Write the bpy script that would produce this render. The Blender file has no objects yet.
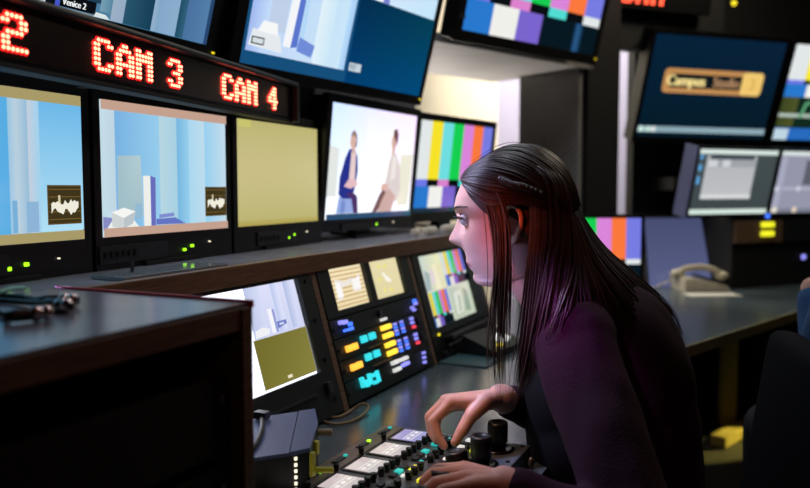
import bpy, bmesh, math, random
from mathutils import Vector, Matrix, noise

random.seed(7)
S = bpy.context.scene
COL = S.collection
PI = math.pi

# ------------------------------------------------------------------ helpers
def lin(c):
    def g(v):
        v = v / 255.0
        return v / 12.92 if v <= 0.04045 else ((v + 0.055) / 1.055) ** 2.4
    return tuple(g(v) for v in c)

def mat(name, c, rough=0.5, metal=0.0, spec=0.5, var=0.15, scale=30.0, bump=0.0, emit=None, strength=0.0, coat=0.0, aniso=None):
    m = bpy.data.materials.new(name)
    m.use_nodes = True
    nt = m.node_tree
    b = nt.nodes['Principled BSDF']
    tc = nt.nodes.new('ShaderNodeTexCoord')
    nz = nt.nodes.new('ShaderNodeTexNoise')
    nz.inputs['Scale'].default_value = scale
    nz.inputs['Detail'].default_value = 4
    if aniso:
        mp = nt.nodes.new('ShaderNodeMapping')
        mp.inputs['Scale'].default_value = aniso
        nt.links.new(tc.outputs['Object'], mp.inputs['Vector'])
        nt.links.new(mp.outputs['Vector'], nz.inputs['Vector'])
    else:
        nt.links.new(tc.outputs['Object'], nz.inputs['Vector'])
    r = nt.nodes.new('ShaderNodeValToRGB')
    L = lin(c)
    r.color_ramp.elements[0].position = 0.3
    r.color_ramp.elements[1].position = 0.7
    r.color_ramp.elements[0].color = tuple(v * (1 - var) for v in L) + (1,)
    r.color_ramp.elements[1].color = tuple(min(1, v * (1 + var)) for v in L) + (1,)
    nt.links.new(nz.outputs['Fac'], r.inputs['Fac'])
    nt.links.new(r.outputs['Color'], b.inputs['Base Color'])
    b.inputs['Roughness'].default_value = rough
    b.inputs['Metallic'].default_value = metal
    b.inputs['Specular IOR Level'].default_value = spec
    b.inputs['Coat Weight'].default_value = coat
    if bump:
        bp = nt.nodes.new('ShaderNodeBump')
        bp.inputs['Strength'].default_value = bump
        bp.inputs['Distance'].default_value = 0.002
        nt.links.new(nz.outputs['Fac'], bp.inputs['Height'])
        nt.links.new(bp.outputs['Normal'], b.inputs['Normal'])
    if emit:
        b.inputs['Emission Color'].default_value = lin(emit) + (1,)
        b.inputs['Emission Strength'].default_value = strength
    return m

def attr_mat(name, base, emis, rough, spec=0.5, sss=0.0):
    m = bpy.data.materials.new(name)
    m.use_nodes = True
    nt = m.node_tree
    b = nt.nodes['Principled BSDF']
    a = nt.nodes.new('ShaderNodeAttribute')
    a.attribute_name = 'Col'
    if base:
        nt.links.new(a.outputs['Color'], b.inputs['Base Color'])
    else:
        b.inputs['Base Color'].default_value = (0.006, 0.007, 0.008, 1)
    if emis:
        nt.links.new(a.outputs['Color'], b.inputs['Emission Color'])
        b.inputs['Emission Strength'].default_value = emis
    b.inputs['Roughness'].default_value = rough
    b.inputs['Specular IOR Level'].default_value = spec
    if sss:
        b.inputs['Subsurface Weight'].default_value = sss
        b.inputs['Subsurface Radius'].default_value = (0.012, 0.004, 0.002)
    return m

class MB:
    """collects shapes, then links them as one mesh object"""
    def __init__(s):
        s.bm = bmesh.new()
    def box(s, c, d, rot=None, bev=0.0, M=None):
        t = bmesh.new()
        bmesh.ops.create_cube(t, size=1)
        bmesh.ops.scale(t, vec=d, verts=t.verts)
        if bev:
            bmesh.ops.bevel(t, geom=list(t.edges), offset=bev, segments=2, affect='EDGES', profile=0.7)
        X = Matrix.Translation(c)
        if rot: X = X @ rot
        if M: X = M @ X
        t.transform(X)
        s.add(t)
        return s
    def add(s, t):
        me = bpy.data.meshes.new('tmp')
        t.to_mesh(me); t.free()
        s.bm.from_mesh(me)
        bpy.data.meshes.remove(me)
        return s
    def cone(s, p0, p1, r0, r1, seg=16, caps=True):
        p0 = Vector(p0); p1 = Vector(p1)
        d = p1 - p0
        t = bmesh.new()
        bmesh.ops.create_cone(t, cap_ends=caps, segments=seg, radius1=r0, radius2=r1, depth=d.length)
        q = d.to_track_quat('Z', 'Y').to_matrix().to_4x4()
        t.transform(Matrix.Translation((p0 + p1) / 2) @ q)
        return s.add(t)
    def ball(s, c, r, sub=3, rot=None):
        t = bmesh.new()
        bmesh.ops.create_icosphere(t, subdivisions=sub, radius=1)
        if not hasattr(r, '__len__'): r = (r, r, r)
        bmesh.ops.scale(t, vec=r, verts=t.verts)
        X = Matrix.Translation(c)
        if rot: X = X @ rot.to_4x4()
        t.transform(X)
        return s.add(t)
    def capsule(s, p0, p1, r0, r1, seg=20):
        s.ball(p0, r0, 3); s.ball(p1, r1, 3)
        return s.cone(p0, p1, r0, r1, seg)
    def tube(s, pts, r, seg=8):
        pts = [Vector(p) for p in pts]
        n = len(pts)
        rr = r if hasattr(r, '__len__') else [r] * n
        prev = None
        rings = []
        for i, p in enumerate(pts):
            d = (pts[min(i + 1, n - 1)] - pts[max(i - 1, 0)])
            if d.length < 1e-9: d = Vector((0, 0, 1))
            d.normalize()
            if prev is None:
                a = d.orthogonal().normalized()
            else:
                a = (prev - d * prev.dot(d))
                a = a.normalized() if a.length > 1e-6 else d.orthogonal().normalized()
            prev = a
            b = d.cross(a)
            rings.append([s.bm.verts.new(p + (a * math.cos(2 * PI * k / seg) + b * math.sin(2 * PI * k / seg)) * rr[i]) for k in range(seg)])
        for i in range(n - 1):
            for k in range(seg):
                s.bm.faces.new((rings[i][k], rings[i][(k + 1) % seg], rings[i + 1][(k + 1) % seg], rings[i + 1][k]))
        s.bm.faces.new(list(reversed(rings[0]))); s.bm.faces.new(rings[-1])
        return s
    def lathe(s, prof, seg=20, M=None):
        """prof: (radius, height) pairs turned about z"""
        t = bmesh.new()
        rings = [[t.verts.new((max(r, 1e-5) * math.cos(2 * PI * k / seg), max(r, 1e-5) * math.sin(2 * PI * k / seg), z)) for k in range(seg)] for r, z in prof]
        for i in range(len(prof) - 1):
            for k in range(seg):
                t.faces.new((rings[i][k], rings[i][(k + 1) % seg], rings[i + 1][(k + 1) % seg], rings[i + 1][k]))
        t.faces.new(list(reversed(rings[0]))); t.faces.new(rings[-1])
        if M: t.transform(M)
        return s.add(t)
    def prism(s, poly, z0, z1, M=None):
        t = bmesh.new()
        a = [t.verts.new((x, y, z0)) for x, y in poly]
        b = [t.verts.new((x, y, z1)) for x, y in poly]
        n = len(poly)
        t.faces.new(list(reversed(a))); t.faces.new(b)
        for i in range(n):
            t.faces.new((a[i], a[(i + 1) % n], b[(i + 1) % n], b[i]))
        bmesh.ops.recalc_face_normals(t, faces=t.faces)
        if M: t.transform(M)
        return s.add(t)
    def build(s, name, m, parent=None, smooth=False, world=False, **tags):
        me = bpy.data.meshes.new(name)
        if world and parent:
            s.bm.transform(parent.matrix_world.inverted())
        s.bm.to_mesh(me); s.bm.free()
        me.materials.append(m)
        if smooth:
            for p in me.polygons: p.use_smooth = True
        o = bpy.data.objects.new(name, me)
        COL.objects.link(o)
        if parent:
            o.parent = parent
        tag(o, **tags)
        return o

def tag(o, label=None, cat=None, group=None, kind=None):
    if label: o['label'] = label
    if cat: o['category'] = cat
    if group: o['group'] = group
    if kind: o['kind'] = kind

def thing(name, label, cat, M=None, group=None):
    o = bpy.data.objects.new(name, None)
    COL.objects.link(o)
    o.empty_display_size = 0.05
    if M is None: M = Matrix.Identity(4)
    elif not isinstance(M, Matrix): M = Matrix.Translation(M)
    o.matrix_world = M
    bpy.context.view_layer.update()
    tag(o, label, cat, group)
    return o

def facing(yaw, tilt=0.0):
    """local x runs along the face (clockwise by yaw from +Y), local -y looks out of the face, tilt>0 leans the top out"""
    return Matrix.Rotation(math.radians(90 - yaw), 4, 'Z') @ Matrix.Rotation(math.radians(tilt), 4, 'X')

def text_tris(body, height):
    """triangles of a line of lettering: height = capital height, origin at its left baseline; also its width"""
    cu = bpy.data.curves.new('lettering', 'FONT')
    cu.body = body
    cu.resolution_u = 3
    ob = bpy.data.objects.new('lettering', cu)
    COL.objects.link(ob)
    dg = bpy.context.evaluated_depsgraph_get()
    me = bpy.data.meshes.new_from_object(ob.evaluated_get(dg))
    me.calc_loop_triangles()
    k = height / 0.69
    out = [[(me.vertices[i].co.x * k, me.vertices[i].co.y * k) for i in t.vertices] for t in me.loop_triangles]
    w = max([p[0] for t in out for p in t] + [0])
    bpy.data.objects.remove(ob); bpy.data.curves.remove(cu); bpy.data.meshes.remove(me)
    return out, w

class Screen:
    """a lit picture panel: a coloured grid with flat picture elements laid on it, u right and v up in 0..1"""
    def __init__(s, W, H, fn, nx=14, ny=10):
        s.W, s.H, s.k = W, H, 0
        s.bm = bmesh.new()
        s.cl = s.bm.loops.layers.float_color.new('Col')
        vs = [[s.bm.verts.new(s.p(i / nx, j / ny, 0)) for i in range(nx + 1)] for j in range(ny + 1)]
        for j in range(ny):
            for i in range(nx):
                f = s.bm.faces.new((vs[j][i], vs[j][i + 1], vs[j + 1][i + 1], vs[j + 1][i]))
                for l, (a, b) in zip(f.loops, ((i, j), (i + 1, j), (i + 1, j + 1), (i, j + 1))):
                    l[s.cl] = lin(fn(a / nx, b / ny)) + (1,)
    def p(s, u, v, k):
        return ((u - 0.5) * s.W, -0.00025 * k, (v - 0.5) * s.H)
    def poly(s, pts, c, same=False):
        if not same: s.k += 1
        vs = [s.bm.verts.new(s.p(u, v, s.k)) for u, v in pts]
        f = s.bm.faces.new(vs)
        f.normal_update()
        if f.normal.y > 0: f.normal_flip()
        cs = c if hasattr(c[0], '__len__') else [c] * len(pts)
        m = {v: q for v, q in zip(vs, cs)}
        for l in f.loops:
            l[s.cl] = lin(m[l.vert]) + (1,)
        return s
    def rect(s, u0, v0, u1, v1, c, same=False):
        return s.poly([(u0, v0), (u1, v0), (u1, v1), (u0, v1)], c, same)
    def vgrad(s, u0, v0, u1, v1, cb, ct, same=False):
        return s.poly([(u0, v0), (u1, v0), (u1, v1), (u0, v1)], [cb, cb, ct, ct], same)
    def hgrad(s, u0, v0, u1, v1, ca, cb, same=False):
        return s.poly([(u0, v0), (u1, v0), (u1, v1), (u0, v1)], [ca, cb, cb, ca], same)
    def oval(s, u, v, ru, rv, c, n=18):
        return s.poly([(u + ru * math.cos(2 * PI * i / n), v + rv * math.sin(2 * PI * i / n)) for i in range(n)], c)
    def text(s, body, u, v, h, c, squeeze=1.0, bold=0.0):
        tr, w = text_tris(body, h * s.H)
        s.k += 1
        for off in ([0.0] if not bold else [-bold, 0.0, bold]):
            for t in tr:
                s.poly([(u + (x * squeeze + off) / s.W, v + y / s.H) for x, y in t], c, True)
            s.k += 1
        return s
    def bars(s, u0=0, v0=0, u1=1, v1=1, k=1.0, soft=1.0):
        g = lambda c: tuple(x * k for x in c)
        top = [(226, 232, 232), (246, 226, 40), (110, 222, 224), (20, 205, 80), (218, 132, 218), (250, 120, 60), (118, 124, 226)]
        mid = [(110, 120, 230), (6, 12, 16), (220, 130, 205), (6, 12, 16), (80, 220, 210), (6, 12, 16), (226, 232, 232)]
        low = [(40, 120, 205), (240, 240, 235), (122, 100, 205), (4, 22, 32)]
        w, h = u1 - u0, v1 - v0
        s.k += 1
        for i in range(7):
            s.rect(u0 + w * i / 7, v0 + h * .33, u0 + w * (i + 1) / 7, v1, g(top[i]), True)
            s.rect(u0 + w * i / 7, v0 + h * .25, u0 + w * (i + 1) / 7, v0 + h * .33, g(mid[i]), True)
        for i in range(3):
            s.rect(u0 + w * i * 1.25 / 7, v0, u0 + w * (i + 1) * 1.25 / 7, v0 + h * .25, g(low[i]), True)
        s.rect(u0 + w * 3.75 / 7, v0, u1, v0 + h * .25, g(low[3]), True)
        return s
    def build(s, parent, loc=(0, 0, 0), name='screen', label=None):
        me = bpy.data.meshes.new(name)
        s.bm.transform(Matrix.Translation(loc))
        s.bm.to_mesh(me); s.bm.free()
        me.materials.append(M_SCREEN)
        o = bpy.data.objects.new(name, me)
        COL.objects.link(o)
        o.parent = parent
        if label: o['label'] = label
        return o

def remesh(o, voxel, smooth=3):
    """fuse the overlapping volumes of a mesh object into one continuous skin"""
    md = o.modifiers.new('fuse', 'REMESH')
    md.mode = 'VOXEL'; md.voxel_size = voxel
    dg = bpy.context.evaluated_depsgraph_get()
    dg.update()
    me = bpy.data.meshes.new_from_object(o.evaluated_get(dg))
    o.modifiers.clear()
    old = o.data
    mats = list(old.materials)
    bm = bmesh.new(); bm.from_mesh(me)
    for _ in range(smooth):
        bmesh.ops.smooth_vert(bm, verts=bm.verts, factor=0.5, use_axis_x=True, use_axis_y=True, use_axis_z=True)
    bm.to_mesh(me); bm.free()
    me.materials.clear()
    for m in mats: me.materials.append(m)
    for p in me.polygons: p.use_smooth = True
    o.data = me
    bpy.data.meshes.remove(old)

def catmull(pts, n):
    pts = [Vector(p) for p in pts]
    P = [pts[0] * 2 - pts[1]] + pts + [pts[-1] * 2 - pts[-2]]
    out = []
    m = len(pts) - 1
    for i in range(n + 1):
        t = i / n * m
        k = min(int(t), m - 1); f = t - k
        a, b, c, d = P[k:k + 4]
        out.append(0.5 * ((2 * b) + (c - a) * f + (2 * a - 5 * b + 4 * c - d) * f * f + (3 * b - a - 3 * c + d) * f ** 3))
    return out

# ------------------------------------------------------------------ materials
M_SCREEN = attr_mat('lit_screen', False, 1.0, 0.12, 0.5)
M_BLACK = mat('black_plastic', (11, 11, 12), 0.42, var=0.2)
M_GLOSS = mat('black_gloss', (12, 12, 14), 0.22, var=0.2)
M_CHAR = mat('charcoal_metal', (44, 47, 50), 0.45, metal=0.2, var=0.2)
M_FACE = mat('green_black_faceplate', (27, 36, 35), 0.5, var=0.25, scale=60)
M_RAIL = mat('grey_aluminium', (96, 100, 104), 0.35, metal=0.7, var=0.1)
M_WOOD = mat('brown_wood', (120, 86, 56), 0.5, var=0.35, scale=22, aniso=(6, 1, 14), bump=0.15)
M_DWOOD = mat('dark_brown_wood', (112, 88, 68), 0.5, var=0.35, scale=22, aniso=(6, 1, 14), bump=0.15)
M_SHELF = mat('grey_shelf_laminate', (160, 162, 174), 0.2, var=0.12, scale=12)
M_DESK = mat('slate_desk_laminate', (78, 90, 96), 0.22, var=0.12, scale=14)
M_CABTOP = mat('slate_cabinet_laminate', (122, 124, 138), 0.25, var=0.1, scale=14)
M_DARK = mat('near_black_paint', (7, 7, 8), 0.7, var=0.3)
M_GREEN = mat('green_led', (120, 220, 20), 0.4, emit=(150, 235, 25), strength=2.2)
M_YELLOWLED = mat('yellow_led', (220, 200, 30), 0.4, emit=(235, 210, 40), strength=1.3)
M_WLED = mat('white_led', (230, 225, 200), 0.4, emit=(240, 230, 200), strength=1.6)
def glow(name, c, k): return mat(name, c, 0.4, emit=c, strength=k, var=0.05)
M_B_OR = glow('amber_button', (255, 176, 60), 1.6)
M_B_YE = glow('yellow_button', (255, 208, 62), 1.5)
M_B_CY = glow('cyan_button', (52, 205, 215), 1.2)
M_B_BL = glow('blue_button', (70, 120, 255), 1.5)
M_B_WH = glow('white_button', (225, 225, 222), 0.9)
M_B_VI = glow('violet_button', (150, 150, 255), 1.1)
M_B_RE = glow('red_button', (255, 70, 90), 1.2)
M_B_TE = glow('teal_button', (40, 190, 180), 0.8)
M_B_LEM = glow('lemon_button', (228, 226, 40), 1.2)
M_LEDCORE = mat('red_matrix_led', (255, 60, 40), 0.4, emit=(255, 112, 84), strength=8.0)
M_LEDHALO = mat('red_led_halo', (190, 10, 20), 0.4, emit=(225, 8, 22), strength=0.8)  # glowing discs painted in for the red halo around the LEDs
M_SIGNFACE = mat('dark_red_sign_lens', (30, 8, 10), 0.25, var=0.2)

# ------------------------------------------------------------------ the setting
def structure(name, mb, m):
    return mb.build(name, m, kind='structure')
M_FLOOR = mat('dark_blue_carpet', (58, 62, 66), 0.9, var=0.35, scale=140, bump=0.4)
M_WALLD = mat('dark_painted_wall', (14, 14, 15), 0.8, var=0.12, scale=5)
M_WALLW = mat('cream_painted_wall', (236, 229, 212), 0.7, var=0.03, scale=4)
M_GREYP = mat('grey_painted_panel', (150, 148, 144), 0.6, var=0.08, scale=8)
structure('floor', MB().box((0, 2.6, -0.05), (5.6, 8.4, 0.1)), M_FLOOR)
structure('ceiling', MB().box((0, 2.6, 2.75), (5.6, 8.4, 0.1)), M_WALLD)
structure('wall_left', MB().box((-1.66, 0.45, 1.35), (0.1, 4.1, 2.7)), M_WALLD)
structure('wall_left_end', MB().box((-1.66, 3.08, 1.35), (0.1, 0.94, 2.7)), M_WALLD)
structure('wall_right', MB().box((2.75, 2.6, 1.35), (0.1, 8.4, 2.7)), M_WALLD)
structure('wall_rear', MB().box((0, -1.55, 1.35), (5.6, 0.1, 2.7)), M_WALLD)
structure('wall_far', MB().box((0.6, 6.0, 1.35), (4.4, 0.1, 2.7)), M_WALLD)
# the lit white room seen through the opening behind the monitors
M_WALLL = mat('lavender_wall', (178, 176, 206), 0.7, var=0.03, scale=4)  # lavender colour for the right stretch of the far wall
def along(s): return (-1.2 + .883 * s, 4.55 - .469 * s, 1.35)
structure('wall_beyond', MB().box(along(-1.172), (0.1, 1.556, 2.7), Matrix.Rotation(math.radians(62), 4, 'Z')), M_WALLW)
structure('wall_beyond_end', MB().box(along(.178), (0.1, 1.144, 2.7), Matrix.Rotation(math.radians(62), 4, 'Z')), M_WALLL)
structure('wall_side', MB().box((-2.35, 3.4, 1.35), (0.1, 2.6, 2.7)), M_WALLW)

# dark frame that carries the upper monitors and edges the opening
fr = thing('equipment_frame', 'black frame with grey soffit and side panel around the bright opening', 'frame', (-0.75, 2.9, 0))
R22 = Matrix.Rotation(math.radians(90 - 22), 4, 'Z')
def L22(x, y, z): return Matrix.Translation((-0.75, 2.72, 0)) @ R22 @ Matrix.Translation((x, y, z))
MB().box((0, 0, 0), (1.02, 0.52, 0.03), M=L22(-0.05, 0.36, 1.635)).build('soffit', M_GREYP, fr, world=True)
MB().box((0, 0, 0), (0.03, 0.30, 1.62), M=L22(0.41, 0.27, 0.81)).build('side_panel', M_GREYP, fr, world=True)
MB().box((0, 0, 0), (0.225, 0.06, 2.69), M=L22(0.54, 0.13, 1.345)).build('post', M_DARK, fr, world=True)

# ------------------------------------------------------------------ console desk
TILT = 16.07
PO = Vector((-0.775, 0, 0.70))
PM = Matrix.Translation(PO) @ facing(0, -TILT)           # panel frame: x = world Y, z runs up the slope, -y looks out
desk = thing('control_desk', 'long control desk with slate worktop, wooden dividers and raised grey shelf', 'desk', (-0.8, 1.3, 0))
MB().box((-0.735, 1.522, 0.683), (0.83, 1.556, 0.034), bev=0.004).build('worktop', M_DESK, desk, world=True)
MB().box((-1.16, 1.3, 1.0), (0.615, 2.3, 0.024), bev=0.003).build('shelf', M_SHELF, desk, world=True)
MB().box((-0.852, 1.3, 0.997), (0.018, 2.3, 0.036), bev=0.003).build('shelf_edging', M_WOOD, desk, world=True)
for y in (0.91, 1.362, 1.822, 2.29):
    MB().prism([(-0.009, 0), (0.009, 0), (0.009, 0.302), (-0.009, 0.302)], -0.05, 0.006, PM @ Matrix.Translation((y, 0, 0)) @ Matrix.Rotation(PI / 2, 4, 'X') @ Matrix.Rotation(0, 4, 'Y')).build('divider', M_DWOOD, desk, world=True)
MB().box((-1.13, 1.3, 0.33), (0.56, 1.96, 0.66)).build('pedestal', M_DARK, desk, world=True)
for y in (0.80, 2.24):
    MB().box((-0.6, y, 0.333), (0.5, 0.03, 0.666)).build('leg', M_DARK, desk, world=True)
MB().box((0, 0, 0), (1.38, 0.02, 0.30), M=PM @ Matrix.Translation((1.60, 0.055, 0.150))).build('back_panel', M_DARK, desk, world=True)

def slope_thing(name, label, cat, u0, u1, v0, v1, group=None):
    M = PM @ Matrix.Translation(((u0 + u1) / 2, -0.001, v0))
    t = thing(name, label, cat, M, group)
    return t, u1 - u0, v1 - v0, (u0 + u1) / 2, v0

# ---- wide monitor panel beside the cabinet
t, w, h, uc, v0 = slope_thing('console_monitor', 'large sloping console monitor with white and olive quad picture beside wooden cabinet', 'monitor', 0.925, 1.349, 0.004, 0.298)
def frame_plate(t, w, h, holes, th=0.012, m=M_FACE, y=0.0):
    """plate with rectangular holes (x0,z0,x1,z1) left for screens"""
    xs = sorted({-w / 2, w / 2, *[q for r in holes for q in (r[0], r[2])]})
    zs = sorted({0, h, *[q for r in holes for q in (r[1], r[3])]})
    mb = MB()
    for i in range(len(xs) - 1):
        for j in range(len(zs) - 1):
            cx, cz = (xs[i] + xs[i + 1]) / 2, (zs[j] + zs[j + 1]) / 2
            if any(r[0] < cx < r[2] and r[1] < cz < r[3] for r in holes): continue
            mb.box((cx, y, cz), (xs[i + 1] - xs[i], th, zs[j + 1] - zs[j]))
    mb.box((0, y + th / 2 + 0.017, h / 2), (w * .96, 0.02, h * .94))
    return mb.build('faceplate', m, t)
def R(u0, va, u1, vb): return (u0 - uc, va - v0, u1 - uc, vb - v0)
def put_screen(t, s, r, label=None, y=0.004):
    return s.build(t, ((r[0] + r[2]) / 2, y, (r[1] + r[3]) / 2), label=label)
r = R(1.003, 0.093, 1.303, 0.282)
frame_plate(t, w, h, [r])
s = Screen(.30, .189, lambda u, v: (340, 346, 370))
s.vgrad(.45, .50, 1, 1, (206, 212, 240), (222, 224, 250))
s.hgrad(.45, .50, .60, 1, (190, 200, 232), (214, 220, 246))
s.hgrad(.72, .52, .80, 1, (186, 200, 238), (224, 228, 250))
s.hgrad(.86, .52, .95, 1, (178, 190, 228), (216, 222, 248))
s.poly([(.46, .51), (.60, .52), (.62, .57), (.55, .60), (.47, .58)], (240, 240, 244))
s.rect(.635, .52, .675, .76, (246, 246, 250)).rect(.675, .52, .70, .75, (150, 160, 214))
s.poly([(.70, .55), (.80, .58), (.80, .62), (.70, .62)], (112, 124, 196)).rect(.72, .58, .77, .60, (216, 220, 244))
s.rect(.42, .02, .995, .50, (170, 168, 160))
s.poly([(.425, .025), (.99, .025), (.99, .495), (.425, .495)], [(120, 114, 48), (136, 130, 62), (128, 122, 58), (112, 106, 44)])
s.rect(.67, .055, .72, .085, (236, 230, 200))
put_screen(t, s, r)
for q in (-.19, .19):
    for z in (.03, .11, .19, .27):
        MB().cone((q, -.006, z), (q, -.009, z), .004, .004, 10).build('screw', M_BLACK, t)
MB().box((.175, -.010, .055), (.016, .008, .022), bev=.002).build('switch', M_RAIL, t)
MB().box((-.02, -.008, .052), (.30, .004, .004)).build('trim_rail', M_RAIL, t)

# ---- two small waveform monitors in one rack tray
t, w, h, uc, v0 = slope_thing('twin_rack_monitor', 'twin small rack monitor with two cream waveform screens', 'monitor', 1.376, 1.808, 0.186, 0.302)
ra, rb = R(1.424, .199, 1.580, .289), R(1.607, .199, 1.766, .289)
frame_plate(t, w, h, [ra, rb])
def cream(u, v): return (236 + 8 * v, 220 + 8 * v, 176 + 10 * v)
s = Screen(.156, .09, cream)
for i in range(9):
    s.rect(.0, .06 + i * .105, 1, .085 + i * .105, (196, 150, 96), i > 0)
s.poly([(.16, .20), (.30, .24), (.34, .50), (.62, .56), (.62, .36), (.86, .34), (.90, .78), (.78, .66), (.60, .70), (.44, .62), (.32, .70), (.18, .72)], (238, 230, 224))
s.poly([(.16, .30), (.34, .28), (.30, .64), (.18, .66)], (252, 248, 246)).poly([(.66, .40), (.86, .40), (.88, .70), (.66, .64)], (252, 248, 246))
put_screen(t, s, ra)
s = Screen(.159, .09, lambda u, v: (226 + 6 * v, 214 + 6 * v, 166 + 8 * v))
for a, b in ((.38, .84), (.58, .82), (.40, .18), (.60, .17), (.30, .5)):
    s.oval(a, b, .05, .055, (236, 226, 128))
s.poly([(.42, .62), (.52, .40), (.64, .36), (.66, .44), (.54, .54), (.46, .68)], (250, 246, 236))
put_screen(t, s, rb)
MB().box((-.005, -.008, .104), (.02, .006, .006)).build('button', M_RAIL, t)

# ---- four rack units of lit buttons under it
def keys(t, spec):
    for u, v, du, dv, m in spec:
        MB().box((u - uc, -.009, v - v0), (du * .86, .010, dv * .84), bev=.0022 if min(du, dv) > .009 else .001).build('button', m, t)
def unit(label, v_lo, v_hi):
    global t, w, h, uc, v0
    t, w, h, uc, v0 = slope_thing('rack_unit', label, 'rack unit', 1.376, 1.808, v_lo, v_hi, 'button panels in the sloping rack')
    frame_plate(t, w, h, [])
    for q in (-.205, .205):
        MB().cone((q, -.006, h / 2), (q, -.009, h / 2), .004, .004, 10).build('screw', M_RAIL, t)
unit('rack panel with small blue lit displays directly under the twin waveform screens', .144, .183)
keys(t, [(1.415, .174, .014, .010, M_B_VI), (1.432, .172, .014, .010, M_B_VI), (1.450, .165, .010, .010, M_B_BL), (1.450, .155, .010, .008, M_B_BL), (1.428, .155, .016, .006, M_B_BL),
         (1.600, .152, .026, .007, M_B_WH), (1.590, .168, .014, .020, M_RAIL), (1.783, .172, .010, .008, M_B_BL), (1.785, .164, .012, .008, M_B_VI), (1.760, .157, .008, .007, M_B_VI), (1.768, .150, .010, .006, M_B_VI)])
for n, (va, vb, top) in enumerate(((.0985, .142, .120), (.054, .0965, .080))):
    unit(('rack panel of amber, cyan and yellow lit buttons, upper of two alike', 'rack panel of amber, cyan and yellow lit buttons, lower of two alike')[n], va, vb)
    sp = []
    d = top - .120
    for du in (0, .026):
        sp.append((1.420 + du, .117 + d, .019, .016, M_B_OR))
        sp.append((1.491 + du * 1.5, .125 + d, .024, .018, M_B_CY))
        sp.append((1.590 + du * .95, .133 + d, .021, .013, M_B_YE))
        sp.append((1.590 + du * .95, .114 + d, .021, .013, M_B_YE))
    for k in range(4):
        sp.append((1.648, .109 + d + k * .008, .008, .006, M_B_VI if k % 2 else M_B_BL))
        sp.append((1.684, .109 + d + k * .008, .008, .006, M_B_VI if k % 2 else M_B_BL))
    sp += [(1.741, .132 + d, .009, .008, M_B_VI), (1.740, .122 + d, .008, .008, M_B_VI), (1.744, .111 + d, .009, .008, M_B_RE), (1.775, .122 + d, .018, .022, M_CHAR), (1.545, .102 + d, .10, .003, M_WOOD)]
    keys(t, sp)
unit('lowest rack panel with cyan digits and white lit buttons', .006, .052)
sp = [(1.595 + a * .019, .053 - b * .017 - .003, .016, .010, M_B_WH) for a in range(2) for b in range(2)]
sp += [(1.641 + a * .019, .052 - b * .013 - .003, .017, .009, M_B_WH if b != 1 else M_B_VI) for a in range(2) for b in range(2)]
sp += [(1.440, .040, .012, .026, M_B_CY), (1.458, .034, .012, .018, M_B_CY), (1.474, .040, .010, .028, M_B_CY), (1.494, .044, .010, .010, M_B_CY), (1.494, .028, .016, .008, M_B_CY), (1.510, .038, .006, .030, M_B_CY)]
sp += [(1.752 + k * .004, .020 + k * .011, .008, .007, M_B_VI) for k in range(3)]
keys(t, sp)

# ---- multi picture console monitor in front of her face
t, w, h, uc, v0 = slope_thing('console_monitor', 'sloping console monitor with colour bars and pale pictures below her chin', 'monitor', 1.838, 2.278, 0.065, 0.302)
r = R(1.879, .085, 2.205, .279)
frame_plate(t, w, h, [r])
s = Screen(.326, .194, lambda u, v: (205, 214, 196))
s.poly([(0, .48), (.48, .48), (.48, 1), (0, 1)], [(196, 206, 200), (226, 220, 170), (232, 230, 178), (190, 206, 206)])
s.poly([(.06, .50), (.16, .52), (.2, .74), (.10, .80)], (160, 176, 176)).poly([(.26, .5), (.38, .5), (.36, .86), (.28, .84)], (238, 232, 196)).poly([(.2, .6), (.27, .58), (.28, .78), (.22, .8)], (222, 206, 214))
s.bars(.50, .50, 1, 1, .92).bars(0, 0, .46, .48, .92)
s.poly([(.49, .02), (.985, .02), (.985, .47), (.49, .47)], [(186, 198, 176), (196, 206, 184), (206, 216, 196), (180, 194, 172)])
s.poly([(.55, .06), (.72, .08), (.74, .40), (.58, .38)], (216, 222, 206)).poly([(.76, .08), (.88, .06), (.9, .36), (.8, .42)], (150, 168, 150)).poly([(.62, .1), (.66, .1), (.7, .32), (.66, .34)], (168, 180, 160))
put_screen(t, s, r)
MB().cone((1.879 - uc, -.006, -.001 + .004), (1.879 - uc, -.010, .003), .0035, .0035, 10).build('indicator_light', M_YELLOWLED, t)
t, w, h, uc, v0 = slope_thing('intercom_panel', 'grey ridged intercom panel under the sloping colour bar monitor', 'intercom', 1.838, 2.278, 0.004, 0.062)
frame_plate(t, w, h, [], m=M_BLACK)
MB().box((.03, -.016, .046), (.34, .026, .014), bev=.005).build('handset_rest', M_CHAR, t)
MB().tube([(-.15 + i * .02, -.014 - .008 * math.sin(i / 14 * PI), .026 + .006 * math.sin(i / 14 * PI)) for i in range(15)], .005).build('gooseneck', M_CHAR, t, True)
for k in range(4):
    MB().box((-.17 + k * .035, -.009, .012), (.022, .008, .01), bev=.001).build('button', M_CHAR, t)

# ------------------------------------------------------------------ picture monitors on the shelf
def scene_bg(u, v):
    c = [(150, 200, 232), (166, 214, 240), (128, 190, 230), (170, 216, 240), (182, 220, 240)]
    x = u * 4; i = min(int(x), 3); f = x - i
    a = tuple(c[i][k] * (1 - f) + c[i + 1][k] * f for k in range(3))
    return tuple(a[k] * (1 - .16 * v) for k in range(3))

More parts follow.
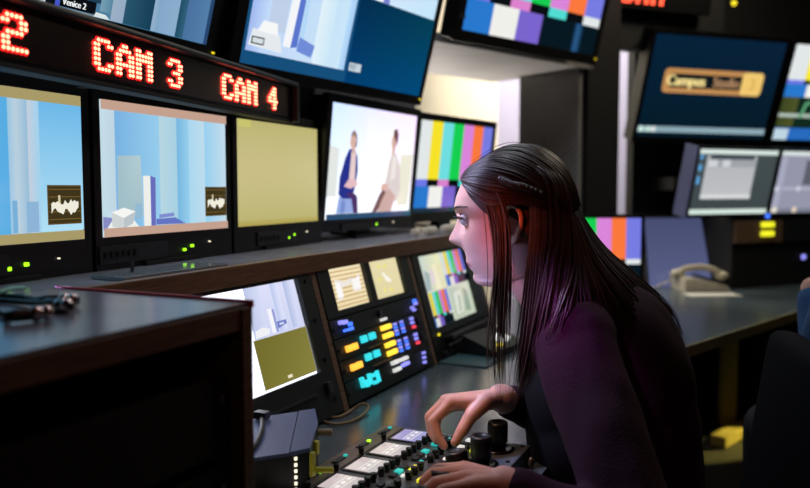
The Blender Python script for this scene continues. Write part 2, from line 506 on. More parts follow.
def monitor(name, label, c, yaw, tilt, W, H, scr, bez=(.012, .012, .016, .040), depth=.05, group=None, mat_b=M_BLACK, cat='monitor', scr_label=None):
    """c = centre of the picture; bez = left, right, top, bottom"""
    l, r_, tp, bt = bez
    F = facing(yaw, tilt)
    base = Matrix.Translation(c) @ F @ Matrix.Translation((0, 0, -H / 2 - bt))
    t = thing(name, label, cat, base, group)
    z0 = bt
    mb = MB()
    hz = H + tp + bt
    mb.box((-W / 2 - l / 2, .008, hz / 2), (l, .020, hz), bev=.0015)
    mb.box((W / 2 + r_ / 2, .008, hz / 2), (r_, .020, hz), bev=.0015)
    mb.box((0, .008, H + bt + tp / 2), (W + .002, .020, tp), bev=.0015)
    mb.box((0, .008, bt / 2), (W + .002, .020, bt), bev=.0015)
    mb.box(((r_ - l) / 2, .012 + depth / 2, hz / 2), (W + l + r_ - .012, depth, hz - .012), bev=.006)
    mb.build('housing', mat_b, t)
    scr.build(t, (0, .0, bt + H / 2), label=scr_label)
    return t

def foot(t, z_drop, depth=.09, w=.16):
    """a pedestal under a monitor, reaching z_drop below its base"""
    MB().box((0, .035, -z_drop + .004), (w, depth, .008), bev=.002).box((0, .035, -z_drop / 2), (w * .5, .03, z_drop), bev=.002).build('stand', M_BLACK, t)

def leds(t, spots):
    for x, z, m, sz in spots:
        MB().box((x, -.004, z), (sz, .004, sz * .85), bev=.0008).build('indicator_light', m, t)

W1, H1 = .347, .2285
Z1 = 1.182
def studio(side, wf):
    s = Screen(W1, H1, scene_bg, 20, 10)
    strip = (168, 154, 104) if side == 'a' else (196, 160, 142)
    if side == 'a':
        s.hgrad(.60, .0, .64, 1, (150, 196, 226), (186, 208, 222)).hgrad(.64, .0, .70, 1, (186, 208, 222), (150, 188, 216)).hgrad(.70, .0, .76, 1, (196, 206, 220), (160, 210, 238))
        s.hgrad(.0, .0, .60, 1, (120, 190, 232), (86, 172, 226))
        s.rect(.61, .07, .635, .28, (116, 174, 214)).rect(.68, .07, .745, .27, (140, 180, 214))
        s.vgrad(.76, .07, 1, .93, (176, 224, 244), (108, 184, 232))
    else:
        s.hgrad(.0, .0, .10, 1, (196, 222, 232), (190, 212, 226)).hgrad(.10, .0, .42, 1, (120, 178, 226), (150, 204, 236)).hgrad(.42, 0, .56, 1, (182, 214, 226), (168, 208, 226)).hgrad(.56, 0, .66, 1, (118, 182, 224), (150, 206, 236)).hgrad(.66, 0, .80, 1, (170, 216, 240), (190, 220, 236)).hgrad(.80, 0, 1, 1, (150, 208, 240), (196, 220, 234))
        s.poly([(.105, .15), (.285, .15), (.272, .61), (.11, .60)], [(156, 188, 198), (164, 190, 198), (178, 204, 210), (162, 190, 202)])
        s.rect(.225, .12, .275, .24, (146, 186, 212))
        s.poly([(.288, .055), (.34, .06), (.34, .455), (.287, .455)], (238, 238, 234)).poly([(.34, .06), (.375, .06), (.379, .44), (.34, .455)], (104, 108, 186))
        s.poly([(.378, .07), (.617, .065), (.53, .12), (.378, .115)], (100, 116, 196)).poly([(.40, .12), (.52, .13), (.52, .16), (.40, .15)], (128, 140, 208))
        s.poly([(.0, .05), (.08, .05), (.06, .14), (0, .15)], (136, 140, 196))
        s.poly([(.012, .045), (.252, .055), (.20, .13), (.13, .14), (.06, .12)], (236, 238, 234)).poly([(.058, .075), (.134, .055), (.135, .135), (.056, .18)], (206, 212, 212)).poly([(.134, .055), (.20, .09), (.22, .182), (.135, .135)], (186, 196, 200)).poly([(.056, .18), (.135, .135), (.22, .182), (.137, .212)], (246, 246, 242))
    s.rect(0, .93, 1, 1, strip).rect(0, 0, 1, .065, strip)
    a, b, c_, d_ = wf
    s.rect(a, b, c_, d_, (92, 70, 30)).rect(a + .006, b + .01, c_ - .006, d_ - .01, (62, 52, 26))
    for k in range(5):
        z = b + (d_ - b) * (.12 + .19 * k)
        s.rect(a + .008, z, c_ - .008, z + .006, (116, 92, 48), k > 0)
    rnd = random.Random(3)
    pts = []
    for k in range(15):
        x = a + (c_ - a) * (.10 + .8 * k / 14)
        pts.append((x, b + (d_ - b) * (.48 + rnd.uniform(.02, .16))))
    low = [(x, b + (d_ - b) * (.26 + rnd.uniform(0, .12) + .06 * math.sin(k))) for k, (x, _) in enumerate(pts)]
    s.k += 1
    for k in range(14):
        s.poly([low[k], low[k + 1], pts[k + 1], pts[k]], (240, 236, 220), True)
    s.rect(a + (c_ - a) * .3, b + (d_ - b) * .55, a + (c_ - a) * .36, b + (d_ - b) * .74, (216, 206, 170))
    return s

def at_row(k): return (-1.021 - .0150 * (k - 1), 1.143 + .3855 * (k - 1), Z1)
m1 = monitor('picture_monitor', 'camera monitor with plain blue backdrop picture, nearest of three under the red sign', at_row(0), -2.5, 0, W1, H1, studio('a', (.79, .112, .985, .38)), (.0165, .0165, .02, .060), group='camera monitors under the red sign')
leds(m1, [(.026, .025, M_GREEN, .0068), (.057, .029, M_GREEN, .0068), (.118, .033, M_WLED, .0028)])
m2 = monitor('picture_monitor', 'camera monitor showing white column and white cubes, middle one under the red sign', at_row(1), -2.5, 0, W1, H1, studio('b', (.785, .115, .985, .37)), (.0165, .0165, .02, .060), group='camera monitors under the red sign')
leds(m2, [(.034, .025, M_GREEN, .0062), (.057, .031, M_GREEN, .0062), (.112, .036, M_WLED, .003)])
s = Screen(W1, H1, lambda u, v: (186 + 14 * math.sin(v * 3), 178 + 12 * math.sin(v * 3), 112 + 22 * math.sin(v * 3)))
s.rect(.02, .93, .16, 1, (200, 196, 110)).vgrad(.0, .0, 1, .05, (176, 160, 84), (184, 172, 100))
m3 = monitor('picture_monitor', 'blank olive yellow camera monitor at the right end of the red sign', at_row(2), -2.5, 0, W1, H1, s, (.0165, .0165, .02, .060), group='camera monitors under the red sign')
leds(m3, [(.026, .026, M_GREEN, .0062), (.050, .032, M_GREEN, .0062), (.112, .036, M_WLED, .003)])
for m, x0 in ((m1, -.06), (m2, -.10), (m3, -.02)):
    foot(m, Z1 - H1 / 2 - .060 - 1.0125)
    MB().box((x0, -.0035, .030), (.17, .004, .030), bev=.001).build('control_panel', M_CHAR, m)
    for k in range(6):
        MB().box((x0 - .07 + k * .014, -.006, .030), (.009, .003, .010)).build('button', M_BLACK, m)

# larger pair to the right of them
W4, H4 = .4555, .2995
s = Screen(W4, H4, lambda u, v: (276 - 60 * v * (1 - u), 280 - 36 * v, 286), 12, 10)
s.poly([(0, .2), (.10, .2), (.10, .62), (0, .64)], (228, 232, 228)).poly([(.82, .10), (.97, .10), (.99, .62), (.82, .6)], (238, 236, 216)).vgrad(.4, .3, .74, .95, (276, 272, 272), (246, 248, 252))
s.poly([(.11, .05), (.30, .05), (.31, .20), (.13, .20)], (150, 172, 226)).poly([(.15, .05), (.20, .05), (.20, .16), (.16, .17)], (118, 142, 206))
s.poly([(.12, .22), (.17, .18), (.27, .18), (.30, .30), (.31, .44), (.295, .56), (.26, .62), (.20, .62), (.165, .54), (.12, .36)], (38, 50, 140)).poly([(.22, .34), (.285, .34), (.275, .60), (.225, .60)], (232, 208, 208))
s.poly([(.19, .22), (.27, .24), (.325, .20), (.345, .05), (.295, .05), (.26, .18)], (76, 50, 104)).poly([(.17, .29), (.24, .27), (.32, .30), (.30, .35), (.22, .36)], (230, 190, 194))
s.oval(.232, .69, .032, .070, (218, 178, 164)).poly([(.205, .72), (.21, .77), (.24, .79), (.27, .75), (.265, .71), (.24, .745)], (146, 126, 116)).poly([(.255, .64), (.27, .74), (.275, .70), (.27, .64)], (120, 100, 96))
s.poly([(.61, .20), (.66, .16), (.80, .14), (.84, .26), (.815, .48), (.76, .60), (.70, .62), (.67, .54), (.65, .40)], (224, 212, 210)).poly([(.70, .34), (.76, .38), (.76, .58), (.71, .58)], (240, 232, 226))
s.poly([(.50, .05), (.56, .05), (.66, .18), (.64, .30), (.58, .22)], (122, 86, 84)).poly([(.57, .05), (.74, .05), (.78, .20), (.68, .28), (.61, .16)], (208, 172, 164)).poly([(.58, .26), (.66, .25), (.68, .31), (.60, .32)], (226, 182, 172))
s.rect(.69, .60, .725, .68, (216, 174, 162)).rect(.222, .58, .25, .66, (218, 178, 164)).oval(.705, .72, .032, .070, (216, 174, 162)).poly([(.69, .78), (.69, .83), (.73, .85), (.755, .79), (.745, .69), (.725, .73)], (112, 72, 74))
s.rect(0, .0, 1, .05, (44, 78, 112))
m4 = monitor('picture_monitor', 'larger monitor showing two seated people in a white studio', (-1.017, 1.962, 1.217), 3.4, 5.6, W4, H4, s, (.022, .022, .022, .032), group='larger monitors at the right end of the shelf')
leds(m4, [(.03, .012, M_GREEN, .0075), (.13, .014, M_WLED, .003)])
MB().box((-.03, -.0035, .010), (.24, .004, .018)).build('control_panel', M_CHAR, m4)
W5, H5 = .438, .289
s = Screen(W5, H5, lambda u, v: (30, 50, 66)).bars(0, .05, 1, 1)
m5 = monitor('picture_monitor', 'colour bar monitor on the shelf in front of her forehead', (-.9655, 2.444, 1.2165), 11, 6.9, W5, H5, s, (.022, .022, .022, .032), group='larger monitors at the right end of the shelf')
for m in (m4, m5):
    foot(m, (m.matrix_world.translation.z - 1.0125) * 1.0 - .002)

# ------------------------------------------------------------------ LED sign
FONT = {'2': '.####.,##..##,....##,.####.,##....,##....,######', '3': '.####.,##..##,....##,..###.,....##,##..##,.####.',
        'C': '.####.,##..##,##....,##....,##....,##..##,.####.', 'A': '..##..,.####.,##..##,##..##,######,##..##,##..##',
        'M': '##..##,######,######,##..##,##..##,##..##,##..##', '4': '...##.,..###.,.####.,##.##.,######,...##.,...##.'}
sign = thing('led_sign', 'long black sign with red lit camera letters above the monitors', 'sign', Matrix.Translation((-1.03, 1.66, 1.304)) @ facing(-9.5))
MB().box((-.80, .022, .042), (1.36, .036, .078), bev=.003).build('housing', M_BLACK, sign)
MB().box((-.80, .0025, .040), (1.33, .004, .066)).build('sign_face', M_SIGNFACE, sign)
mb = MB().box((-.80, .012, .082), (1.376, .052, .010), bev=.004)
mb.box((-.1175, .012, .0405), (.009, .052, .088), bev=.003).box((-1.4825, .012, .0405), (.009, .052, .088), bev=.003)
mb.build('sign_frame', M_CHAR, sign)
MB().box((-.80, .020, -.001), (1.376, .034, .007), bev=.002).build('bottom_rail', M_DARK, sign)
CH_C, CH_R = .0077, .0069
def led_char(ch, x):
    rows = FONT[ch].split(',')
    a, b = MB(), MB()
    for i, row in enumerate(rows):
        for j, q in enumerate(row):
            if q != '#': continue
            px, pz = x + j * CH_C, .0605 - i * CH_R
            a.lathe([(.0026, 0), (.0026, .0012), (.0014, .0022)], 8, Matrix.Translation((px, -.0010, pz)) @ Matrix.Rotation(PI / 2, 4, 'X'))
            b.lathe([(.0058, 0), (.0058, .0003 + .0001 * ((i + j) % 4))], 8, Matrix.Translation((px, .0006, pz)) @ Matrix.Rotation(PI / 2, 4, 'X'))
    o = a.build('led_character', M_LEDCORE, sign)
    b.build('led_halo', M_LEDHALO, o)
for ch, x in (('2', -.995), ('C', -.820), ('A', -.769), ('M', -.719), ('3', -.630), ('C', -.447), ('A', -.396), ('M', -.344), ('4', -.246)):
    led_char(ch, x)
for x in (-1.2, -.75, -.25):
    MB().box((x, .055, .004), (.02, .05, .006)).build('bracket', M_BLACK, sign)

# second sign high on the right
sg2 = thing('led_sign', 'small red lit sign cut off by the top edge of the photo', 'sign', Matrix.Translation((-0.5351, 3.4640, 1.9112)) @ facing(45, 10))
MB().box((.05, .022, .05), (.62, .04, .13), bev=.004).build('housing', M_BLACK, sg2)
a = MB()
def led_word(mb, txt, x0, z0, c, r):
    for n, ch in enumerate(txt):
        for i, row in enumerate(FONT[ch].split(',')):
            for j, q in enumerate(row):
                if q == '#':
                    mb.lathe([(.0052, 0), (.0052, .002), (.003, .004)], 8, Matrix.Translation((x0 + (n * 7 + j) * c, .001, z0 - i * r)) @ Matrix.Rotation(PI / 2, 4, 'X'))
led_word(a, 'CAM', -.10, .078, .0108, .0108)
M_LED2 = mat('orange_red_matrix_led', (255, 70, 40), 0.4, emit=(255, 92, 62), strength=2.2)
a.build('led_character', M_LED2, sg2)

# ------------------------------------------------------------------ upper wall monitors
def hang(t, dist, z=.2, w=.12):
    """wall bracket reaching back from a hung monitor"""
    MB().box((0, .065 + .008, z), (w, .016, .16), bev=.002).box((0, .073 + dist / 2, z), (.05, dist, .05)).build('wall_bracket', M_CHAR, t)
s = Screen(.70, .39, lambda u, v: (66 + 10 * u, 112 + 16 * u, 150 + 10 * u), 12, 6)
s.hgrad(0, 0, .44, 1, (40, 70, 96), (24, 44, 62)).rect(.42, 0, .46, .30, (196, 204, 204)).rect(.46, 0, .485, 1, (8, 14, 22)).rect(.485, 0, .497, .4, (70, 84, 200))
s.rect(.497, .0, .605, .008, (120, 136, 144)).rect(.497, .010, .60, .062, (8, 12, 16)).text('Venice 2', .503, .020, .026, (232, 236, 236), .92, .0005)
s.vgrad(.575, .06, .62, .5, (30, 60, 84), (70, 112, 142)).poly([(.595, .002), (.645, .002), (.63, .02), (.60, .022)], (220, 228, 228))
s.hgrad(.61, .03, .66, 1, (120, 160, 180), (70, 120, 150)).hgrad(.645, .002, .685, 1, (156, 176, 196), (150, 172, 196)).hgrad(.685, .002, .78, 1, (40, 84, 108), (18, 62, 86))
s.hgrad(.78, .002, .80, 1, (150, 178, 204), (130, 168, 200)).hgrad(.80, .002, .87, 1, (132, 168, 200), (140, 174, 206)).hgrad(.87, .002, .90, 1, (30, 76, 100), (50, 96, 124)).hgrad(.90, .002, .985, 1, (74, 112, 160), (84, 126, 170)).rect(.985, 0, 1, 1, (40, 70, 110))
u1 = monitor('wall_monitor', 'dark toned wall monitor captioned Venice 2 above the red sign', (-.988, .92, 1.623), 0.2, 15.5, .70, .39, s, (.05, .05, .03, .036), .06, 'large monitors hung above the shelf')
s = Screen(.712, .40, lambda u, v: (20, 78, 122), 4, 4)
s.poly([(.015, .07), (.495, .07), (.505, 1), (.015, 1)], [(190, 212, 248), (206, 232, 248), (196, 228, 248), (150, 196, 240)])
s.hgrad(.015, .07, .09, 1, (160, 184, 240), (196, 220, 250)).hgrad(.22, .12, .26, .95, (210, 226, 250), (168, 214, 246)).hgrad(.32, .07, .40, 1, (226, 242, 250), (204, 232, 248)).hgrad(.46, .07, .495, 1, (190, 224, 250), (164, 204, 246))
s.poly([(.09, .20), (.17, .20), (.17, .66), (.10, .64)], (192, 208, 232)).poly([(.17, .13), (.205, .13), (.215, .44), (.18, .44)], (244, 246, 250)).poly([(.205, .13), (.235, .14), (.24, .40), (.215, .44)], (90, 118, 206)).poly([(.235, .12), (.31, .10), (.32, .17), (.24, .20)], (112, 140, 216))
s.poly([(.02, .10), (.17, .09), (.15, .18), (.03, .19)], (228, 234, 238)).poly([(.05, .18), (.14, .18), (.13, .24), (.07, .24)], (246, 248, 248))
s.rect(.03, .11, .085, .15, (40, 50, 60)).rect(.035, .117, .08, .143, (214, 222, 226))
s.poly([(.505, .53), (.995, .53), (.995, 1), (.505, 1)], [(214, 232, 250), (196, 230, 250), (206, 232, 250), (200, 226, 250)]).poly([(.52, .55), (.64, .53), (.64, .62), (.56, .62)], (232, 232, 240)).poly([(.60, .53), (.63, .53), (.64, .70), (.60, .70)], (240, 242, 248)).poly([(.64, .53), (.68, .53), (.67, .60), (.64, .62)], (120, 130, 210))
s.poly([(.505, .0), (1, .0), (1, .525), (.505, .525)], [(0, 62, 112), (0, 74, 122), (2, 62, 84), (2, 44, 78)])
s.rect(.515, .075, .585, .125, (196, 210, 220)).text('PST', .522, .085, .03, (40, 60, 80), .9)
u2 = monitor('wall_monitor', 'wall monitor split into bright blue pictures and a dark navy quarter', (-.93, 1.71, 1.606), 7.3, 14.5, .712, .40, s, (.03, .026, .03, .026), .06, 'large monitors hung above the shelf')
s = Screen(.706, .39, lambda u, v: (4, 22, 32)).bars()
s.hgrad(.80, .0, .83, .25, (10, 40, 66), (44, 92, 140)).hgrad(.83, 0, .87, .25, (44, 92, 140), (12, 46, 72))
u3 = monitor('wall_monitor', 'wall monitor of colour bars hung over the bright opening', (-.725, 2.65, 1.834), 22.3, 14.4, .706, .39, s, (.03, .03, .03, .036), .06, 'large monitors hung above the shelf')
hang(u1, .36); hang(u2, .42); hang(u3, .22)
for t, x, z in ((u1, .37, .018), (u2, .362, .012), (u3, .368, .018)):
    leds(t, [(x + .006, z + .006, M_YELLOWLED, .005)])
for z in (.075, .135):
    MB().box((-.372, -.010, z), (.026, .004, .010), bev=.001).build('button', M_RAIL, u3)

# ------------------------------------------------------------------ right bank
RW, RH = .70, .442
RDX = Vector((math.sin(math.radians(45.7)), math.cos(math.radians(45.7)), 0))
rc = Vector((-.27, 3.802, 1.591))
s = Screen(RW, RH, lambda u, v: (2 + 2 * u, 26 + 6 * v, 40 + 16 * v), 8, 6)
s.rect(.0, .045, 1, .105, (140, 168, 178)).oval(.025, .075, .02, .03, (206, 232, 220)).oval(.075, .075, .02, .03, (196, 226, 216)).oval(.115, .075, .022, .03, (216, 222, 222))
g0, g1 = (192, 140, 84), (206, 160, 92)
def rrect(s, u0, v0, u1, v1, r, asp, c):
    pts = []
    for cx, cy, a in ((u1 - r, v1 - r * asp, 0), (u0 + r, v1 - r * asp, 90), (u0 + r, v0 + r * asp, 180), (u1 - r, v0 + r * asp, 270)):
        for k in range(5):
            q = math.radians(a + 22.5 * k)
            pts.append((cx + r * math.cos(q), cy + r * asp * math.sin(q)))
    s.poly(pts, c)
rrect(s, .115, .445, .885, .685, .03, 1.58, g0)
s.rect(.165, .498, .735, .635, (6, 20, 26))
rrect(s, .715, .450, .88, .680, .025, 1.58, (240, 200, 112))
s.text('Campus', .138, .522, .100, (250, 226, 150), .98, .0030).text('Studio', .490, .522, .098, (176, 136, 100), .90, .0020).text('3', .775, .51, .11, (206, 160, 80), 1)
monitor('desktop_monitor', 'upper dark navy monitor with orange Campus logo on right bank', rc, 45.7, 17.3, RW, RH, s, (.022, .022, .024, .03), .06, 'monitors on the right bank')
s = Screen(RW, RH, lambda u, v: (16, 40, 30)).bars(0, .46, 1, 1)
s.hgrad(0, .14, .14, .46, (60, 70, 34), (78, 84, 40)).rect(0, .245, .30, .285, (176, 190, 180)).rect(0, .0, 1, .13, (40, 106, 190)).rect(0, .0, .12, .12, (190, 214, 226))
s.poly([(.17, .24), (.20, .24), (.22, .38), (.30, .40), (.30, .43), (.20, .41)], (90, 160, 116)).poly([(.26, .24), (.5, .26), (.52, .36), (.36, .40), (.28, .34)], (120, 176, 140)).rect(.55, .16, .97, .42, (30, 60, 44)).poly([(.6, .2), (.9, .2), (.8, .38), (.7, .36)], (90, 170, 120))
monitor('desktop_monitor', 'upper monitor of bars and green scope cut off by right photo edge', rc + RDX * .757, 45.7, 17.3, RW, RH, s, (.022, .022, .024, .03), .06, 'monitors on the right bank')
LDX = Vector((math.sin(math.radians(41)), math.cos(math.radians(41)), 0))
lc = Vector((-.164, 3.70, 1.175))
s = Screen(.45, .282, lambda u, v: (62 + 6 * v, 72 + 6 * v, 74 + 6 * v))
s.rect(0, .93, 1, 1, (214, 228, 222)).rect(0, .0, 1, .075, (214, 232, 222)).rect(.10, .24, .735, .91, (176, 180, 184)).vgrad(.11, .27, .725, .72, (190, 192, 196), (182, 184, 188)).rect(.14, .85, .70, .91, (70, 76, 84)).rect(.11, .74, .725, .85, (160, 164, 170)).rect(.12, .74, .24, .84, (206, 210, 214)).rect(.30, .74, .40, .84, (206, 210, 214)).rect(.10, .24, .735, .31, (214, 216, 216))
for v in (.88, .74, .70, .56, .50): s.oval(.03, v, .022, .035, (90, 160, 214))
low1 = monitor('desktop_monitor', 'lower computer monitor with a grey window under the Campus screen', lc, 41, 12.7, .45, .282, s, (.012, .010, .012, .014), .05, 'monitors on the right bank')
s = Screen(.45, .282, lambda u, v: (150, 150, 170))
s.rect(0, .93, 1, 1, (214, 224, 222)).rect(0, 0, 1, .07, (120, 124, 140)).oval(.05, .05, .045, .05, (226, 220, 204)).oval(.33, .05, .035, .05, (226, 206, 186)).rect(.36, .46, .62, .86, (92, 94, 108)).rect(.0, .1, .09, .9, (166, 168, 190)).rect(.1, .38, .6, .42, (176, 178, 196)).oval(.32, .40, .03, .04, (210, 212, 224)).oval(.02, .4, .03, .04, (210, 212, 224))
monitor('desktop_monitor', 'lower lavender computer monitor cut off by right photo edge', lc + LDX * .476, 41, 12.7, .45, .282, s, (.012, .012, .012, .014), .05, 'monitors on the right bank')
# lilac side casing on the left of the lower monitors, and the mount wall behind the bank
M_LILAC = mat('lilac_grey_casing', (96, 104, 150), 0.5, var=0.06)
bank = thing('monitor_rack', 'dark rack wall that carries the right bank of monitors', 'rack', Matrix.Translation((-.10, 3.98, 0)) @ facing(43))
MB().box((.525, .30, 1.10), (1.97, .05, 2.2)).build('back_panel', M_DARK, bank)
MB().box((-.246, .028, .155), (.008, .075, .308), bev=.002).build('side_casing', M_LILAC, low1)
for z in (1.60, 1.17):
    MB().box((.5, .20, z), (1.7, .16, .06)).build('crossbar', M_DARK, bank)
MB().box((-.55, .05, 2.235), (.75, .06, .99)).build('header', M_DARK, bank)
MB().cone((-0.1992, 3.9608, 1.9941), (-0.1983, 3.9443, 1.9906), .012, .012, 14).build('indicator_light', M_YELLOWLED, bank, world=True)

# console units under the right bank
ru = thing('rack_console', 'dark rack console with two yellow lit keys under lower monitors', 'console', Matrix.Translation((.02, 3.92, .70)) @ facing(41))
MB().box((.25, .15, .16), (.98, .22, .32), bev=.006).build('housing', M_DARK, ru)
for k in range(3):
    MB().box((-.09 + k * .31, .036, .255), (.29, .014, .10), bev=.002).build('faceplate', M_DWOOD if k == 0 else M_FACE, ru)
for z in (.285, .245):
    MB().box((-.045, .026, z), (.075, .014, .024), bev=.004).build('button', M_B_LEM, ru)
MB().cone((.20, .036, .13), (.20, .030, .13), .012, .012, 12).build('indicator_light', M_B_VI, ru)
MB().cone((-.05, .028, .325), (-.05, .018, .325), .010, .010, 12).build('knob', M_B_BL, ru)

# bars monitor behind her head, blank slanting one beside it
s = Screen(.38, .223, lambda u, v: (4, 22, 32)).bars()
bm_ = monitor('desktop_monitor', 'small colour bar monitor on the far desk behind her head', (-0.6060, 2.8550, 0.9297), 62, 0, .38, .223, s, (.014, .014, .014, .018), .05)
foot(bm_, bm_.matrix_world.translation.z - .701)
s = Screen(.40, .32, lambda u, v: (70 + 20 * (1 - v), 76 + 20 * (1 - v), 112 + 22 * (1 - v)))  # panel's own glow stands in for bluish light falling on it
bl_ = monitor('desktop_monitor', 'blank blue grey slanted screen standing behind the white telephone', (-0.3530, 3.8212, 0.8564), 60, -14, .40, .32, s, (.010, .010, .012, .014), .03)

# right desk, telephone, leg
rd = thing('side_desk', 'slate side desk with pale edge curving off to the right', 'desk', (-.3, 3.2, 0))
poly = [(-.232, 2.31), (-.21, 2.37), (.094, 3.23), (.36, 3.98), (.25, 4.55), (-.35, 4.35), (-.98, 3.6), (-.93, 2.31)]
MB().prism(poly, .672, .70).build('worktop', M_DESK, rd, world=True)
M_EDGE = mat('pale_olive_edge_band', (150, 142, 92), 0.5, var=0.12)
def strip(a, b, z0, z1, th):
    a = Vector(a); b = Vector(b); d = (b - a); n = Vector((d.y, -d.x)).normalized() * th
    return [(a.x, a.y), (b.x, b.y), (b.x + n.x, b.y + n.y), (a.x + n.x, a.y + n.y)]
mb = MB()
for a, b in ((poly[0], poly[1]), (poly[1], poly[2]), (poly[2], poly[3])):
    mb.prism(strip(a, b, 0, 0, .006), .668, .7015)
mb.build('edge_band', M_EDGE, rd, world=True)
M_LEG = mat('cream_painted_steel', (196, 186, 120), 0.5, var=0.08)
P0 = Vector((-0.1492, 3.9563, 0.0200))
MB().box(P0 + Vector((-.03, .02, .33)), (.07, .05, .64), Matrix.Rotation(.5, 4, 'Z'), bev=.004).build('leg', M_LEG, rd, world=True)
MB().box(P0 + Vector((.03, -.06, .01)), (.07, .46, .05), Matrix.Rotation(-.35, 4, 'Z'), bev=.006).build('leg_foot', M_LEG, rd, world=True)
MB().box((-.85, 3.2, .33), (.05, .5, .66)).build('leg_panel', M_DARK, rd, world=True)
MB().box((.02, 4.25, .33), (.4, .05, .66)).build('leg_panel', M_DARK, rd, world=True)

M_IVORY = mat('ivory_plastic', (214, 204, 178), 0.4, var=0.05)
ph = thing('telephone', 'ivory desk telephone on the side desk before the blank screen', 'telephone', Matrix.Translation((-0.2974, 3.7191, 0.7000)) @ Matrix.Rotation(math.radians(28), 4, 'Z'))
MB().prism([(-.10, 0), (.10, 0), (.10, .012), (.085, .024), (-.06, .058), (-.10, .058)], -.09, .09, Matrix.Rotation(PI / 2, 4, 'X')).build('base', M_IVORY, ph)
hs = MB().tube(catmull([(-.10, 0, .072), (-.06, 0, .092), (0, 0, .098), (.06, 0, .088), (.10, 0, .062)], 16), .014, 12)
hs.ball((-.10, 0, .070), (.030, .028, .020)).ball((.10, 0, .060), (.030, .028, .020))
hs.build('handset', M_IVORY, ph, True)
kb = MB()
for i in range(3):
    for j in range(4):
        kb.box((.045 - j * .022, -.03 + i * .022, .046 + j * .007 - .005), (.014, .014, .012), bev=.002)
kb.build('keypad', M_CHAR, ph)
MB().tube(catmull([(-.10, .02, .05), (-.16, .05, .012), (-.20, .0, .006), (-.27, .04, .006)], 30), .004, 6).build('cord', M_IVORY, ph, True)
pp = thing('paper_sheet', 'white sheet of paper lying in front of the telephone', 'paper', (-0.2301, 3.5283, 0.7005))
MB().box((0, 0, .0012), (.22, .10, .0024), Matrix.Rotation(.5, 4, 'Z')).build('sheet', mat('white_paper', (220, 218, 208), .7, var=.02), pp)

# ------------------------------------------------------------------ near cabinet on the left
ZC = 1.02
c0, c1 = Vector((-.533, .727, 0)), Vector((-.845, -.30, 0))
cab = thing('rack_cabinet', 'tall wooden rack cabinet with dark open front at left edge', 'cabinet', (-.69, .25, 0))
cx, cy = (c0.x + c1.x) / 2, (c0.y + c1.y) / 2
dx_, dy_ = c0.x - c1.x, c0.y - c1.y
MB().box((cx - .003, cy, ZC - .002), (dx_ - .006, dy_, .004)).build('top', M_CABTOP, cab, world=True)
MB().box((cx - .001, cy - .009, ZC - .016), (dx_ - .002, dy_ - .020, .024)).build('top_board', M_DWOOD, cab, world=True)
MB().box((cx, c0.y - .009, (ZC - .004) / 2), (dx_, .018, ZC - .004), bev=.001).build('side_panel', M_DWOOD, cab, world=True)
MB().box((cx, c1.y + .009, (ZC - .03) / 2), (dx_, .018, ZC - .03)).build('side_panel', M_DWOOD, cab, world=True)
MB().box((c1.x + .008, cy, (ZC - .03) / 2), (.012, dy_ - .04, ZC - .03)).build('back_panel', M_DARK, cab, world=True)
MB().box((cx, cy, .04), (dx_ - .02, dy_ - .04, .08)).build('plinth', M_DARK, cab, world=True)
M_REDGLINT = mat('red_glint_paint', (236, 44, 60), 0.4, var=.1)  # paints the red light reflected along the cabinet's far edge
MB().box((cx, c0.y + .0015, ZC - .001), (dx_, .003, .008)).build('red_glint', M_REDGLINT, cab, world=True)
for y in (c0.y - .035, c0.y - .52):
    MB().box((c0.x - .025, y, .50), (.02, .022, .84)).build('rack_rail', M_BLACK, cab, world=True)
for k, (z, hh) in enumerate(((.90, .085), (.80, .085), (.70, .085), (.60, .085))):
    ru_ = thing('rack_unit', ('black rack unit at the top of the wooden cabinet', 'black rack unit second from the top of the wooden cabinet', 'black rack unit third from the top of the wooden cabinet', 'black rack unit fourth from the top of the wooden cabinet')[k], 'rack unit', (c0.x - .012, c0.y - .28, z), 'black rack units in the wooden cabinet')
    MB().box((-.004, 0, 0), (.006, .50, hh), bev=.001).box((-.12, 0, 0), (.22, .42, hh - .004)).build('housing', M_DARK, ru_)
    for y in (-.235, .235):
        MB().cone((0, y, .02), (.003, y, .02), .005, .005, 10).build('screw', M_RAIL, ru_)

# connectors and their cables lying on the cabinet
M_CABLE = mat('green_cable_jacket', (30, 62, 52), 0.5)
M_NICKEL = mat('nickel', (196, 180, 176), 0.22, metal=1.0, var=0.05)
def plug(label, tip, tail, path):
    tip = Vector(tip); tail = Vector(tail)
    d = (tail - tip).normalized()
    t = thing('cable_connector', label, 'connector', (tip.x, tip.y, ZC), 'cable connectors on the wooden cabinet')
    q = d.to_track_quat('Z', 'Y').to_matrix().to_4x4()
    X = Matrix.Translation(tip) @ q
    MB().lathe([(.0052, 0), (.0052, .002), (.0074, .002), (.0074, .008), (.0062, .0085), (.0062, .011), (.0076, .0115), (.0076, .018), (.006, .019)], 20, X).build('collar', M_NICKEL, t, True, world=True)
    MB().lathe([(.0042, 0), (.0042, .003)], 14, X @ Matrix.Translation((0, 0, -.0006))).build('socket', M_BLACK, t, world=True)
    MB().lathe([(.0062, .019), (.0066, .022), (.0062, .036), (.0045, .044)], 16, X).build('boot', M_BLACK, t, True, world=True)
    MB().tube(catmull([tip + d * .042] + path, 24), .0032, 8).build('cable', M_CABLE, t, True, world=True)
zc = ZC + .0078
plug('nickel connector lying nearest the front edge of the cabinet top', (-0.6436, 0.5492, 1.0278), (-0.6545, 0.5237, 1.0278), [(-0.6956, 0.5371, 1.0240), (-0.7300, 0.5350, 1.0240), (-0.7668, 0.5177, 1.0240)])
